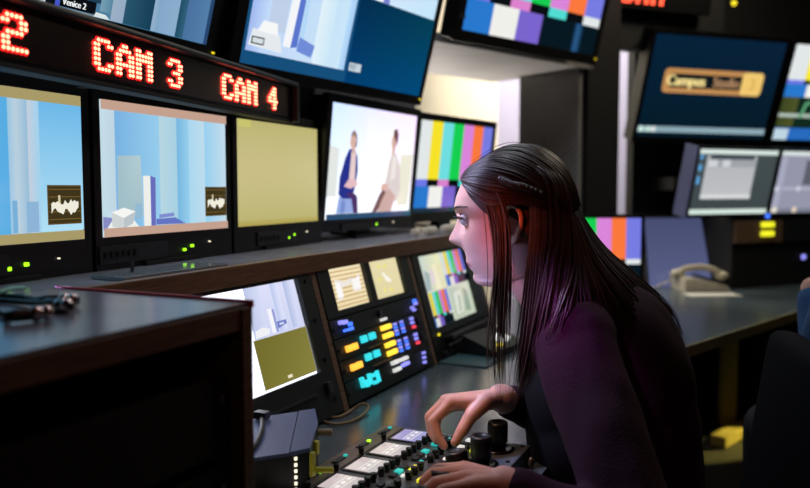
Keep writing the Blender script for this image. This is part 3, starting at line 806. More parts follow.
plug('open ended nickel connector pointing towards the camera, middle of three', (-0.6568, 0.5830, 1.0278), (-0.7019, 0.5891, 1.0278), [(-0.7542, 0.6016, 1.0240), (-0.7984, 0.5980, 1.0240), (-0.8494, 0.5741, 1.0240)])
plug('coppery connector farthest from the front edge, behind the open one', (-0.6841, 0.6182, 1.0278), (-0.7117, 0.6052, 1.0278), [(-0.7714, 0.6286, 1.0240), (-0.8122, 0.6280, 1.0240), (-0.8977, 0.6070, 1.0240)])
tag(MB().tube(catmull([(-0.8558, 0.6891, 1.0240), (-0.8220, 0.6426, 1.0300), (-0.8128, 0.6142, 1.0280), (-0.8188, 0.5884, 1.0240)], 24), .0028, 8).build('cable', mat('pale_teal_cable', (120, 190, 170), .4), None, True), 'pale teal cable bending over the back corner of the cabinet', 'cable')

# ------------------------------------------------------------------ small things on the shelf and desk
tr = thing('acrylic_sheet', 'clear acrylic sheet lying on the shelf below the second monitor', 'sheet', (-.90, .99, 1.0125))
M_ACR = mat('pale_acrylic', (150, 160, 166), 0.1, var=.03, spec=.8)
MB().box((0, 0, .003), (.07, .24, .006), bev=.001).build('sheet', M_ACR, tr)
MB().cone((-.01, -.06, .006), (-.01, -.06, .022), .003, .002, 10).build('pin', M_RAIL, tr)
M_ROLL = mat('white_roll', (238, 232, 214), .5, var=.02)
for lab, p, ln, rr in (('short white roll lying on the shelf, nearest of three before colour bars', (-0.9263, 2.0406, 1.0220), .025, .011), ('middle white roll on the shelf before colour bars', (-0.9197, 2.1295, 1.0220), .075, .012), ('white roll on the shelf beside her nose', (-0.9138, 2.2562, 1.0220), .085, .013)):
    p = Vector(p)
    t = thing('paper_roll', lab, 'roll', (p.x, p.y, 1.0125), 'white rolls on the shelf')
    d = Vector((-.05, 1, 0)).normalized() * ln / 2
    c = Vector((0, 0, rr))
    MB().tube([c - d, c - d * .9, c + d * .9, c + d], [rr * .86, rr, rr, rr * .86], 18).build('roll', M_ROLL, t, True)

# black charger box beside the cabinet
def flat(p): return Vector((p[0], p[1]))
dt = [flat(q) for q in ((-0.7429, 1.0031, 0.7850), (-0.6955, 1.0685, 0.7850), (-0.6781, 1.0928, 0.7850), (-0.6315, 1.0262, 0.7850), (-0.6058, 0.9729, 0.7850), (-0.5801, 0.9209, 0.7850), (-0.5963, 0.8926, 0.7850), (-0.6316, 0.8516, 0.7850))]
cc_ = sum(dt, Vector((0, 0))) / 8
bx = thing('charger_box', 'black box with blue grey metal lid on the desk beside the cabinet', 'box', (cc_.x, cc_.y, .70))
MB().prism([(p.x, p.y) for p in dt], .7005, .781).build('housing', M_BLACK, bx, world=True)
M_LID = mat('blue_grey_metal', (92, 106, 150), 0.42, metal=.3, var=.12, scale=220)
MB().prism([(p.x, p.y) for p in (dt[0], dt[1], dt[6], dt[7])], .7812, .786).build('lid', M_LID, bx, world=True)
sh = (dt[2] - dt[1]).normalized() * .0016
MB().prism([(p.x, p.y) for p in (dt[1] + sh, dt[2], dt[3], dt[4], dt[5], dt[6] + sh)], .7812, .7868).build('lid', M_LID, bx, world=True)
MB().box((-0.7225, 1.0068, 0.7930), (.022, .016, .012), bev=.002).build('latch', M_RAIL, bx, world=True)
MB().tube(catmull([(-0.7221, 1.0062, 0.7900), (-0.6847, 0.9537, 0.7920), (-0.6564, 0.9019, 0.7900), (-0.6433, 0.8676, 0.7880)], 14), .004, 8).build('cable', M_BLACK, bx, True, world=True)
side = (dt[5] - dt[4]).normalized()
nrm = Vector((dt[7] - dt[5])).normalized()
front = Vector((-nrm.y, nrm.x)); front = front if front.dot(Vector((0, -1))) > 0 else -front
for k in range(8):
    p = dt[6] + (dt[5] - dt[6]) * .30 + front * .001
    MB().box((p.x, p.y, .776 - k * .0088), (.003, .003, .0042)).build('indicator_light', M_WLED, bx, world=True)
M_LEMON = mat('yellow_plastic', (196, 196, 40), .45)
MB().box((dt[5].x + .001, dt[5].y + .004, .762), (.006, .010, .034), bev=.001).build('terminal_block', M_LEMON, bx, world=True)
MB().box((dt[4].x + .004, dt[4].y, .768), (.006, .008, .020), bev=.001).build('terminal_block', M_LEMON, bx, world=True)
q = Vector((dt[3].x, dt[3].y, .772)); e = Vector((.9, .42, 0))
MB().cone(q, q + e * .022, .0055, .0055, 12).build('plug', mat('beige_plastic', (150, 140, 110), .5), bx, world=True)
q = Vector((dt[5].x + .002, dt[5].y + .01, .752))
MB().cone(q, q + e * .026, .0045, .0040, 12).build('plug', M_LEMON, bx, world=True)

# beige cable looping out from under the sloping panels
M_BEIGE = mat('beige_cable_jacket', (150, 128, 88), .5)
tag(MB().tube(catmull([(-0.7835, 1.2806, 0.7030), (-0.7425, 1.2676, 0.7040), (-0.7227, 1.2982, 0.7040), (-0.7255, 1.3564, 0.7040), (-0.7337, 1.3846, 0.7100), (-0.7433, 1.3726, 0.7160), (-0.7558, 1.3578, 0.7060), (-0.7603, 1.3098, 0.7040), (-0.7921, 1.3023, 0.7040)], 60), .0026, 8).build('cable', M_BEIGE, None, True), 'beige cable looped on the desk behind the camera control panel', 'cable')

# small dark desk unit behind her hair
ic = thing('desk_unit', 'small sloping desk unit with two yellow lamps behind her long hair', 'unit', Matrix.Translation((-0.6808, 2.0428, 0.7000)) @ facing(8))
MB().prism([(-.04, 0), (.06, 0), (.06, .055), (-.04, .02)], -.09, .09, Matrix.Rotation(PI / 2, 4, 'Z') @ Matrix.Rotation(PI / 2, 4, 'X')).build('housing', M_FACE, ic)
for x in (-.045, -.033):
    MB().box((x, -.028, .031), (.008, .010, .006)).build('indicator_light', M_YELLOWLED, ic)
MB().box((.005, -.01, .041), (.05, .03, .012), Matrix.Rotation(.33, 4, 'X')).build('display', M_B_WH, ic)
pb = thing('paper_sheet', 'dark teal folder lying flat by the desk unit behind her hair', 'folder', (-0.7126, 1.9016, 0.7003))
MB().box((0, 0, .002), (.14, .12, .004), bev=.001).build('sheet', mat('dark_teal_card', (60, 92, 98), .5), pb)

# ------------------------------------------------------------------ camera control panel
XF, XN, Y0, Y1 = -.620, -.352, .74, 1.235
mx = thing('camera_control_panel', 'camera control panel full of knobs and lit keys under her hands', 'control panel', ((XF + XN) / 2, (Y0 + Y1) / 2, .70))
ZT = .728
M_MIX = mat('panel_gunmetal', (98, 108, 112), 0.34, metal=.3, var=.12, scale=80)
MB().box(((XF + XN) / 2, (Y0 + Y1) / 2, .7145), (XN - XF, Y1 - Y0, .027), bev=.003).build('housing', M_MIX, mx, world=True)
MB().box((XF + .022, (Y0 + Y1) / 2, ZT + .0008), (.034, Y1 - Y0 - .02, .0016)).build('marking_strip', mat('bronze_strip', (120, 108, 92), .3, metal=.5), mx, world=True)
PITCH = .079
def knob(x, y, r, h, m=M_GLOSS, name='knob', lean=(0, 0)):
    X = Matrix.Translation((x, y, ZT)) @ Matrix.Rotation(lean[0], 4, 'X') @ Matrix.Rotation(lean[1], 4, 'Y')
    return MB().lathe([(r * .8, 0), (r * .82, h * .25), (r, h * .3), (r, h * .92), (r * .93, h), (r * .6, h), (r * .55, h * .97)], 18, X).build(name, m, mx, True, world=True)
M_LEGEND = mat('pale_legend_paint', (206, 216, 214), .6)
rnd = random.Random(11)
for n in range(6):
    y = 1.192 - n * PITCH
    # picture display
    s = Screen(.056, .050, lambda u, v: (196 - 40 * (n == 0) + 10 * v, 190 - 34 * (n == 0), 190 + 16 * (n == 0)), 2, 2)
    s.rect(.06, .30, .94, .34, (232, 228, 224)).rect(.06, .58, .94, .62, (232, 228, 224))
    for k in range(3):
        s.rect(.10 + k * .30, .40, .28 + k * .30, .52, (240, 236, 230), k > 0)
    o = s.build(mx, name='display')
    o.matrix_local = Matrix.Translation((-.548 - mx.location.x, y - mx.location.y, ZT - .70 + .0024)) @ Matrix.Rotation(PI / 2, 4, 'Z') @ Matrix.Rotation(-PI / 2, 4, 'X')
    MB().box((-.548, y, ZT + .0008), (.058, .064, .0022), bev=.0006).build('display_frame', M_GLOSS, mx, world=True)
    knob(-.583, y - .036, .0045, .015)
    for k in range(4):
        knob(-.512, y - .027 + k * .018, .0052, .013)
    # keys and small dials
    for k in range(3):
        MB().box((-.495, y - .022 + k * .019, ZT + .002), (.010, .014, .004), bev=.001).build('button', M_CHAR if (n + k) % 3 else M_B_TE, mx, world=True)
        knob(-.470, y - .022 + k * .021, .0058, .012, M_GLOSS)
    for k in range(3):
        m = (M_B_LEM, M_B_TE, M_CHAR, M_B_WH, M_CHAR)[rnd.randrange(5)]
        MB().box((-.450, y - .022 + k * .019, ZT + .002), (.009, .013, .005), bev=.001).build('button', m, mx, world=True)
    MB().box((-.600, y, ZT + .0022), (.010, .030, .002)).build('marking', M_CHAR, mx, world=True)
    MB().box((-.600, y + .022, ZT + .0026), (.005, .006, .003)).build('indicator_light', (M_B_TE, M_GREEN)[n % 2], mx, world=True)
    for k in range(5):
        m = (M_CHAR, M_B_TE, M_CHAR, M_B_WH, M_CHAR, M_B_LEM)[rnd.randrange(6)]
        MB().box((-.482, y - .030 + k * .014, ZT + .0015), (.005, .008, .003), bev=.0006).build('button', m, mx, world=True)
    for k in range(3):
        knob(-.438, y - .018 + k * .019, .0042, .010, M_GLOSS)
    # joystick with well, ring and lit keys
    MB().lathe([(.027, 0), (.027, .003), (.022, .004), (.018, .001)], 24, Matrix.Translation((-.395, y, ZT))).build('joystick_well', M_GLOSS, mx, True, world=True)
    ln = ((.0, .0), (.0, .0), (.0, -.25), (0, 0), (0, 0), (0, 0))[n]
    knob(-.395, y, .0165, .046, M_BLACK, 'joystick', ln)
    for k in range(4):
        m = (M_B_LEM, M_B_TE, M_B_LEM, M_CHAR)[k] if n < 3 else M_CHAR
        MB().box((-.428 + (k % 2) * .010, y - .028 + (k // 2) * .010, ZT + .002), (.007, .008, .005), bev=.001).build('button', m, mx, world=True)
    MB().cone((-.362, y + .03, ZT), (-.362, y + .03, ZT + .0015), .0035, .0035, 10).build('screw', M_BLACK, mx, world=True)

# ------------------------------------------------------------------ the woman at the console
VX = Vector
M_SKIN = attr_mat('skin', True, 0.0, 0.42, 0.4, 0.15)
M_HAIR = mat('dark_brown_hair', (60, 41, 36), 0.44, var=0.45, scale=40, spec=0.45, aniso=(6, 6, 1))
M_CARD = mat('plum_knit', (42, 14, 29), 0.9, spec=0.2, var=0.2, scale=260, bump=0.35)
M_TOP = mat('black_jersey', (12, 11, 13), 0.85, spec=0.2, var=0.5, scale=300)
M_JEANS = mat('dark_trousers', (26, 27, 34), 0.85, var=0.2)
M_EYEW = mat('eye_white', (226, 220, 218), 0.15, var=0.02)
M_IRIS = mat('brown_iris', (60, 40, 28), 0.1)
M_LASH = mat('dark_lash', (26, 18, 16), 0.6)

fh = VX((-.973, -.228, 0)).normalized()
PITCH_H = math.radians(6)
HF = VX((fh.x * math.cos(PITCH_H), fh.y * math.cos(PITCH_H), -math.sin(PITCH_H)))
HL = VX((0, 0, 1)).cross(fh).normalized()
HU = HF.cross(HL).normalized()
EAR = VX((-0.3689, 1.2011, 1.0900))
HO = EAR - HL * .078 + HF * .008 + HU * .017 + HF * .003
HM = Matrix(((HL.x, HF.x, HU.x, HO.x), (HL.y, HF.y, HU.y, HO.y), (HL.z, HF.z, HU.z, HO.z), (0, 0, 0, 1)))   # x left, y forward, z up
def sc(x, y, z): return VX((x * 1.03, y * (1.075 if y > 0 else .94), z * (1.08 if z < 0 else 1.0)))
def H(x, y, z): return HM @ sc(x, y, z)

HT = [(.103, -.01, -.03, .006), (.098, .018, -.045, .028), (.088, .045, -.066, .048), (.075, .062, -.080, .060), (.058, .076, -.090, .069), (.038, .0855, -.096, .0735),
      (.020, .0895, -.097, .0745), (.010, .0895, -.095, .074), (0, .0855, -.092, .072), (-.015, .084, -.086, .070), (-.03, .083, -.078, .0675), (-.045, .0815, -.070, .064),
      (-.058, .079, -.062, .060), (-.072, .075, -.052, .055), (-.084, .0695, -.04, .049), (-.095, .068, -.025, .041), (-.103, .064, -.005, .031), (-.108, .055, .01, .02), (-.110, .045, .02, .010)]
def lerp_tab(tab, z):
    if z >= tab[0][0]: return tab[0][1:]
    for a, b in zip(tab, tab[1:]):
        if z >= b[0]:
            k = (a[0] - z) / (a[0] - b[0])
            return tuple(p + (q - p) * k for p, q in zip(a[1:], b[1:]))
    return tab[-1][1:]
NT = [(.012, 0), (0, .004), (-.012, .011), (-.022, .0175), (-.030, .0222), (-.036, .0175), (-.042, .005), (-.047, 0)]
def gs(v, s): return math.exp(-v * v / (2 * s * s))
def head_pt(z, t, grow=0.0):
    f, b, w = lerp_tab(HT, z)
    m = -.008 if b < -.02 else (f + b) / 2
    c, s_ = math.cos(t), math.sin(t)
    n = 2.25
    x = (w + grow) * math.copysign(abs(s_) ** (2 / n), s_)
    y = m + ((f - m + grow) if c > 0 else (m - b + grow)) * math.copysign(abs(c) ** (2 / n), c)
    if c > 0 and not grow:
        ns = lerp_tab(NT, z)[0] if -.047 < z < .012 else 0
        y += ns * gs(x, .0062 + .0035 * gs(z + .030, .012))
        for sx in (-1, 1):
            y += .0055 * gs(x - sx * .0125, .0055) * gs(z + .036, .006)
            y -= .0115 * gs(x - sx * .031, .014) * gs(z - .001, .011)
            y += .003 * gs(x - sx * .030, .018) * gs(z - .020, .006)
            y += .003 * gs(x - sx * .042, .014) * gs(z + .030, .014)
        lw = gs(x, .017)
        y += .0042 * lw * gs(z + .0670, .0038) + .0042 * lw * gs(z + .0770, .0042) - .0018 * lw * gs(z + .0722, .0016)
        y -= .002 * gs(x, .02) * gs(z + .0845, .004)
        y += .004 * gs(x, .016) * gs(z + .096, .008)
        y -= .0016 * gs(x, .003) * gs(z + .056, .006)
    return sc(x, y, z)

def head_mesh():
    mb = MB()
    t = bmesh.new()
    nz, na = 90, 110
    rings = []
    for i in range(nz):
        z = .103 - (.213) * i / (nz - 1)
        rings.append([t.verts.new(HM @ head_pt(z, 2 * PI * k / na)) for k in range(na)])
    for i in range(nz - 1):
        for k in range(na):
            t.faces.new((rings[i][k], rings[i + 1][k], rings[i + 1][(k + 1) % na], rings[i][(k + 1) % na]))
    t.faces.new(rings[0]); t.faces.new(list(reversed(rings[-1])))
    bmesh.ops.recalc_face_normals(t, faces=t.faces)
    mb.add(t)
    # ears
    for sx in (1, -1):
        rim = [(.066, .004, .004), (.074, .007, .018), (.080, .000, .027), (.083, -.010, .026), (.084, -.017, .014), (.082, -.016, -.002), (.078, -.009, -.018), (.073, .000, -.028), (.070, .004, -.024)]
        mb.tube([H(sx * a, b - .003, c - .012) for a, b, c in catmull(rim, 40)], .0042, 10)
        mb.ball(H(sx * .074, -.008, -.012), (.0045, .015, .024), 3, (HM.to_3x3() @ Matrix.Rotation(-.35 * sx, 3, 'Z')))
        mb.ball(H(sx * .072, -.005, -.036), (.005, .006, .008), 2, HM.to_3x3())
        mb.ball(H(sx * .071, .002, -.012), (.004, .004, .006), 2, HM.to_3x3())
    return mb

ROOT = thing('person', 'woman with long brown hair and plum cardigan leaning over the camera control panel', 'person', (-.17, 1.36, 0))
body = head_mesh()
NECK0, NECK1 = H(0, -.035, -.06), VX((-0.3026, 1.3596, 0.9486))
body.capsule(NECK0, NECK1, .050, .058).capsule(H(0, -.005, -.085), VX((-0.3190, 1.3275, 0.9207)), .034, .05)
def arm(sh, el, wr, r=(.042, .036, .024)):
    body.capsule(sh, el, r[0], r[1]).capsule(el, wr, r[1], r[2])
SHL, ELL, WRL = VX((-0.2707, 1.1728, 0.9177)), VX((-0.1426, 1.0051, 0.6963)), VX((-0.3119, 0.9694, 0.7617))
SHR, ELR, WRR = VX((-0.2970, 1.5110, 0.8687)), VX((-0.3088, 1.4470, 0.6879)), VX((-0.4036, 1.2340, 0.8013))
arm(SHL, ELL, WRL); arm(SHR, ELR, WRR)
CH = VX((-0.2569, 1.3418, 0.8022)); WA = VX((-0.2350, 1.3363, 0.6711)); PE = VX((-0.2116, 1.3346, 0.5097)); PE.z = .545
body.capsule(NECK1, CH, .07, .10).capsule(CH, WA, .10, .09).capsule(WA, PE, .09, .10)
body.capsule(SHL, NECK1, .05, .055).capsule(SHR, NECK1, .05, .055)
for sx in (1, -1):
    hip = PE + HL * .085 * sx
    kn = hip + fh * .40 + VX((0, 0, -.02)) + HL * .03 * sx
    an = kn + fh * .04 + VX((0, 0, -.40)); an.z = .09
    body.capsule(hip, kn, .075, .05).capsule(kn, an, .05, .035).capsule(an, an + fh * .14 + VX((0, 0, -.045)), .034, .028)

def hand(wrist, mcp, fingers, thumb, rw=.021):
    """wrist, four knuckles, per finger (pip, dip, tip), thumb (cmc, mcp, ip, tip)"""
    R0 = (.0102, .0104, .0098, .0088)
    for k, m in enumerate(mcp):
        body.capsule(wrist + (m - wrist) * .12, m, rw * .78, R0[k] + .0012)
        if k < 3: body.capsule(wrist * .45 + m * .55, wrist * .2 + mcp[k + 1] * .8, .0115, .010)
    for m, f, r in zip(mcp, fingers, R0):
        body.capsule(m, f[0], r, r * .90).capsule(f[0], f[1], r * .90, r * .80).capsule(f[1], f[2], r * .80, r * .66)
    c, m, i, t = thumb
    body.capsule(wrist, c, rw * .8, .015).capsule(c, m, .0155, .0115).capsule(m, i, .0112, .0100).capsule(i, t, .0098, .0076).capsule(c, mcp[0], .012, .010)
hand(WRR, [VX((-0.4637, 1.1563, 0.8053)), VX((-0.4770, 1.1720, 0.8031)), VX((-0.4814, 1.1915, 0.7960)), VX((-0.4799, 1.2102, 0.7847))],
     [(VX((-0.4825, 1.1310, 0.7803)), VX((-0.4711, 1.1246, 0.7577)), VX((-0.4603, 1.1232, 0.7452))), (VX((-0.4971, 1.1529, 0.7791)), VX((-0.4912, 1.1473, 0.7566)), VX((-0.4796, 1.1407, 0.7453))),
      (VX((-0.5029, 1.1744, 0.7776)), VX((-0.5026, 1.1697, 0.7571)), VX((-0.4927, 1.1634, 0.7451))), (VX((-0.5014, 1.1966, 0.7686)), VX((-0.5031, 1.1922, 0.7508)), VX((-0.4952, 1.1863, 0.7416)))],
     [VX((-0.4166, 1.1861, 0.8050)), VX((-0.4288, 1.1546, 0.7872)), VX((-0.4361, 1.1386, 0.7681)), VX((-0.4434, 1.1273, 0.7527))])
hand(WRL, [VX((-0.3740, 0.9849, 0.7671)), VX((-0.3699, 0.9628, 0.7710)), VX((-0.3580, 0.9430, 0.7714)), VX((-0.3438, 0.9273, 0.7698))],
     [(VX((-0.4080, 0.9743, 0.7640)), VX((-0.4201, 0.9678, 0.7544)), VX((-0.4182, 0.9633, 0.7422))), (VX((-0.4036, 0.9500, 0.7672)), VX((-0.4150, 0.9427, 0.7569)), VX((-0.4115, 0.9379, 0.7454))),
      (VX((-0.3921, 0.9264, 0.7649)), VX((-0.4017, 0.9189, 0.7552)), VX((-0.3974, 0.9157, 0.7451))), (VX((-0.3742, 0.9104, 0.7642)), VX((-0.3825, 0.9037, 0.7560)), VX((-0.3795, 0.8999, 0.7474)))],
     [VX((-0.3332, 0.9753, 0.7534)), VX((-0.3633, 0.9877, 0.7385)), VX((-0.3869, 0.9883, 0.7316)), VX((-0.4033, 0.9849, 0.7300))])
bo = body.build('body', M_SKIN, ROOT, world=True)
remesh(bo, .0023, 2)
ca = bo.data.color_attributes.new('Col', 'FLOAT_COLOR', 'POINT')
SK, LIP, KN = lin((214, 164, 146)), lin((168, 92, 98)), lin((214, 140, 124))
inv = HM.inverted() @ ROOT.matrix_world
vals = []
for v in bo.data.vertices:
    p = inv @ v.co
    k = 0
    p = VX((p.x / 1.03, p.y, p.z / 1.08))
    if p.y > .06 and abs(p.z + .0722) < .012:
        edge = .0085 * max(0, 1 - (abs(p.x) / .024) ** 2)
        k = max(0, min(1, (edge - abs(p.z + .0722)) / .002 + .5)) if edge > .001 else 0
    n = .06 * noise.noise(v.co * 60)
    c = [SK[i] * (1 - k) + LIP[i] * k + n * SK[i] for i in range(3)]
    vals += c + [1]
ca.data.foreach_set('color', vals)

# eyes, lashes, brows
for sx in (1, -1):
    ec = H(sx * .031, .0685, .000)
    MB().ball(ec, .0122, 3).build('eye', M_EYEW, ROOT, True, world=True)
    gz = (HF + HU * -.12).normalized()
    MB().ball(ec + gz * .0072, (.0055, .0055, .0055), 3).build('iris', M_IRIS, ROOT, True, world=True)
    up = [H(sx * (.031 + .0145 * q), .0685 + .0118 * math.sqrt(max(0, 1 - (q * 1.05) ** 2)) + .0008 if abs(q) < .95 else .0705, .0052 - .0046 * q * q) for q in [-1 + 2 * i / 10 for i in range(11)]]
    lm = MB().tube(up, [.0006 + .0006 * math.sin(PI * i / 10) for i in range(11)], 6)
    for i in range(1, 10, 1):
        lm.tube([up[i], up[i] + HF * .005 + HU * .0005, up[i] + HF * .0085 + HU * .003 + HL * sx * .001 * (i - 4)], [.0005, .0004, .0001], 5)
    lm.build('eyelashes', M_LASH, ROOT, True, world=True)
    lid = MB()
    lid.tube([H(sx * (.031 + .0150 * q), .0685 + .0122 * math.sqrt(max(0, 1 - (q * .98) ** 2)), .0085 - .0050 * q * q) for q in [-1 + 2 * i / 12 for i in range(13)]], [.0006 + .0024 * math.sin(PI * i / 12) for i in range(13)], 8)
    lo = lid.build('eyelid', M_SKIN, ROOT, True, world=True)
    a = lo.data.color_attributes.new('Col', 'FLOAT_COLOR', 'POINT')
    a.data.foreach_set('color', [*lin((200, 146, 132)), 1] * len(lo.data.vertices))
    bw = [head_pt(.0185 + .004 * math.sin(PI * .8 * q), math.radians(9 + 38 * q)) for q in [i / 10 for i in range(11)]]
    MB().tube([HM @ VX((sx * p.x, p.y + .0004, p.z)) for p in bw], [.0006 + .0012 * math.sin(PI * min(1, .15 + i / 12)) for i in range(11)], 6).build('eyebrow', M_HAIR, ROOT, True, world=True)

# clothes
ax = Matrix(((HL.x, fh.x, 0), (HL.y, fh.y, 0), (0, 0, 1)))
top = MB()
top.ball(CH + fh * .030, (.135, .112, .16), 4, ax).ball(WA + fh * .024, (.125, .112, .16), 4, ax).ball((CH + WA) / 2 + fh * .028, (.135, .112, .15), 4, ax)
top.capsule(CH + VX((0, 0, .08)) + fh * .02, NECK1 + VX((0, 0, -.03)), .09, .065).ball(PE + VX((0, 0, .04)), (.15, .12, .12), 4, ax)
to = top.build('black_top', M_TOP, ROOT, world=True)
remesh(to, .005, 4)
MB().lathe([(.001, 0), (.003, .002), (.0045, .012), (.003, .018), (.001, .02)], 12, Matrix.Translation((-0.3304, 1.1619, 0.7139))).build('zip_pull', mat('dull_brass', (110, 92, 70), .4, metal=.8), ROOT, True, world=True)
card = MB()
card.ball(CH - fh * .020, (.168, .128, .19), 4, ax).ball(WA - fh * .020, (.155, .124, .18), 4, ax).ball((CH + WA) / 2 - fh * .020, (.165, .128, .16), 4, ax).ball(PE + VX((0, 0, .05)) - fh * .01, (.175, .135, .12), 4, ax)
card.capsule(CH + VX((0, 0, .08)) - fh * .02, NECK1 - fh * .01 + VX((0, 0, -.045)), .105, .066)
for sh, el, wr in ((SHL, ELL, WRL), (SHR, ELR, WRR)):
    card.capsule(NECK1 - fh * .005 + VX((0, 0, -.03)), sh, .068, .066)
    card.capsule(sh, el, .064, .052).capsule(el, wr + (el - wr) * .10, .050, .0285)
co = card.build('cardigan', M_CARD, ROOT, world=True)
remesh(co, .005, 5)
# knit folds along the sleeve and back
bm = bmesh.new(); bm.from_mesh(co.data); bm.normal_update()
for v in bm.verts:
    w = ROOT.matrix_world @ v.co
    n = noise.noise(VX((w.x * 11, w.y * 11, w.z * 5))) + .5 * noise.noise(VX((w.x * 26, w.y * 26, w.z * 9 + 3)))
    v.co += v.normal * .0055 * n
bm.to_mesh(co.data); bm.free()
tro = MB()
tro.ball(PE, (.17, .14, .13), 4, ax)
for sx in (1, -1):
    hip = PE + HL * .085 * sx
    kn = hip + fh * .40 + VX((0, 0, -.02)) + HL * .03 * sx
    an = kn + fh * .04; an.z = .12
    tro.capsule(hip, kn, .088, .064).capsule(kn, an, .064, .050)
tr_o = tro.build('trousers', M_JEANS, ROOT, world=True)
remesh(tr_o, .007, 3)
for sx in (1, -1):
    hip = PE + HL * .085 * sx
    kn = hip + fh * .40 + HL * .03 * sx
    an = kn + fh * .04; an.z = .065
    MB().ball(an + fh * .06, (.045, .125, .05), 3, ax).box(an + fh * .06 + VX((0, 0, -.052)), (.20, .08, .022), Matrix.Rotation(math.atan2(fh.y, fh.x), 4, 'Z'), bev=.006).build('shoe', M_BLACK, ROOT, True, world=True)

# hair: a close cap over the skull, long locks, a small braid
cap = bmesh.new()
nz, na = 40, 80
def hairline(z):
    """half angle of the face opening at this height"""
    if z > .066: return 0.0
    if z > .02: return math.radians(10 + 50 * ((.066 - z) / .046) ** .55)
    return math.radians(60 + 28 * min(1, (.02 - z) / .05))
rings = []
for i in range(nz):
    z = .103 - .135 * i / (nz - 1)
    a0 = hairline(z)
    g = .007 + .002 * math.sin(i * .9)
    row = []
    for k in range(na):
        t = a0 + (2 * PI - 2 * a0) * k / (na - 1)
        e = min(1, min(k, na - 1 - k) / 7)
        gg = .0015 + (g - .0015) * (e if a0 > 0 else 1)
        p = head_pt(z, t, gg)
        if z > .09: p.z += gg * (z - .09) / .013
        row.append(cap.verts.new(HM @ p))
    rings.append(row)
for i in range(nz - 1):
    for k in range(na - 1):
        cap.faces.new((rings[i][k], rings[i + 1][k], rings[i + 1][k + 1], rings[i][k + 1]))
    if hairline(.103 - .135 * i / (nz - 1)) == 0 and hairline(.103 - .135 * (i + 1) / (nz - 1)) == 0:
        cap.faces.new((rings[i][na - 1], rings[i + 1][na - 1], rings[i + 1][0], rings[i][0]))
cap.faces.new(rings[0])
bmesh.ops.recalc_face_normals(cap, faces=cap.faces)
hm = MB().add(cap)
rh = random.Random(5)
def locks(guides, n, r0, jit, ragged=.12, segs=26):
    G = [catmull(g, segs) for g in guides]
    m = len(G) - 1
    for q in range(n):
        u = (q + rh.random()) / n * m
        k = min(int(u), m - 1); f = u - k
        off = VX((rh.gauss(0, jit), rh.gauss(0, jit), rh.gauss(0, jit)))
        ph, am = rh.uniform(0, 6), rh.uniform(.3, 1) * jit * 1.4
        end = int(segs * (1 - rh.random() * ragged))
        pts, rr = [], []
        w = rh.uniform(.55, 1.25)
        for i in range(end + 1):
            s_ = i / segs
            p = G[k][i] * (1 - f) + G[k + 1][i] * f
            p = p + off * min(1, .25 + s_ * 1.2) + HL * (am * s_ * math.sin(ph + s_ * 7)) + fh * (am * s_ * math.cos(ph * 1.7 + s_ * 6))
            pts.append(p)
            e = i / max(1, end)
            rr.append(r0 * w * (.45 + .55 * min(1, e * 6)) * (1 if e < .55 else max(.08, 1 - (e - .55) / .46)))
        hm.tube(pts, rr, 6)
V3 = lambda *a: [VX(p) for p in a]
g1 = V3((-0.4401, 1.1787, 1.1611), (-0.4160, 1.1682, 1.1375), (-0.4000, 1.1656, 1.0925), (-0.3919, 1.1628, 1.0227), (-0.3975, 1.1573, 0.9446), (-0.3967, 1.1566, 0.8736), (-0.3878, 1.1661, 0.8005))
g2 = V3((-0.4353, 1.1794, 1.1690), (-0.4027, 1.1678, 1.1376), (-0.3865, 1.1642, 1.0928), (-0.3792, 1.1589, 1.0236), (-0.3823, 1.1557, 0.9459), (-0.3833, 1.1557, 0.8672), (-0.3797, 1.1669, 0.7901))
g3 = V3((-0.4276, 1.1813, 1.1753), (-0.3896, 1.1676, 1.1407), (-0.3753, 1.1645, 1.1008), (-0.3698, 1.1595, 1.0317), (-0.3693, 1.1553, 0.9469), (-0.3716, 1.1547, 0.8686), (-0.3727, 1.1657, 0.7897))
g4 = V3((-0.4124, 1.2143, 1.1950), (-0.3586, 1.1911, 1.1686), (-0.3392, 1.1871, 1.1160), (-0.3360, 1.1681, 1.0370), (-0.3402, 1.1487, 0.9423), (-0.3507, 1.1493, 0.8718), (-0.3643, 1.1593, 0.7988))
g4b = V3((-0.4015, 1.2219, 1.1983), (-0.3445, 1.1977, 1.1686), (-0.3262, 1.1860, 1.1085), (-0.3224, 1.1592, 1.0261), (-0.3264, 1.1442, 0.9441), (-0.3379, 1.1487, 0.8732), (-0.3563, 1.1592, 0.8062))
g5 = V3((-0.3918, 1.2334, 1.2018), (-0.3247, 1.2070, 1.1686), (-0.3043, 1.1929, 1.0933), (-0.3037, 1.1586, 1.0194), (-0.3102, 1.1349, 0.9543), (-0.3234, 1.1412, 0.8884), (-0.3461, 1.1571, 0.8174))
g6 = V3((-0.3814, 1.2543, 1.2072), (-0.3117, 1.2306, 1.1657), (-0.2886, 1.2180, 1.0925), (-0.2777, 1.1892, 1.0283), (-0.2777, 1.1415, 0.9853), (-0.2873, 1.1117, 0.9448), (-0.3067, 1.1200, 0.8854))
g7 = V3((-0.3722, 1.2808, 1.2081), (-0.3160, 1.2610, 1.1564), (-0.2890, 1.2535, 1.0958), (-0.2599, 1.2481, 1.0364), (-0.2183, 1.2467, 0.9816), (-0.1761, 1.2562, 0.9202), (-0.1435, 1.2713, 0.8476))
g8 = V3((-0.3687, 1.3045, 1.2073), (-0.3168, 1.2912, 1.1500), (-0.2939, 1.3033, 1.0971), (-0.2632, 1.3189, 1.0404), (-0.2157, 1.3425, 0.9867), (-0.1619, 1.3576, 0.9275), (-0.1263, 1.3681, 0.8478))
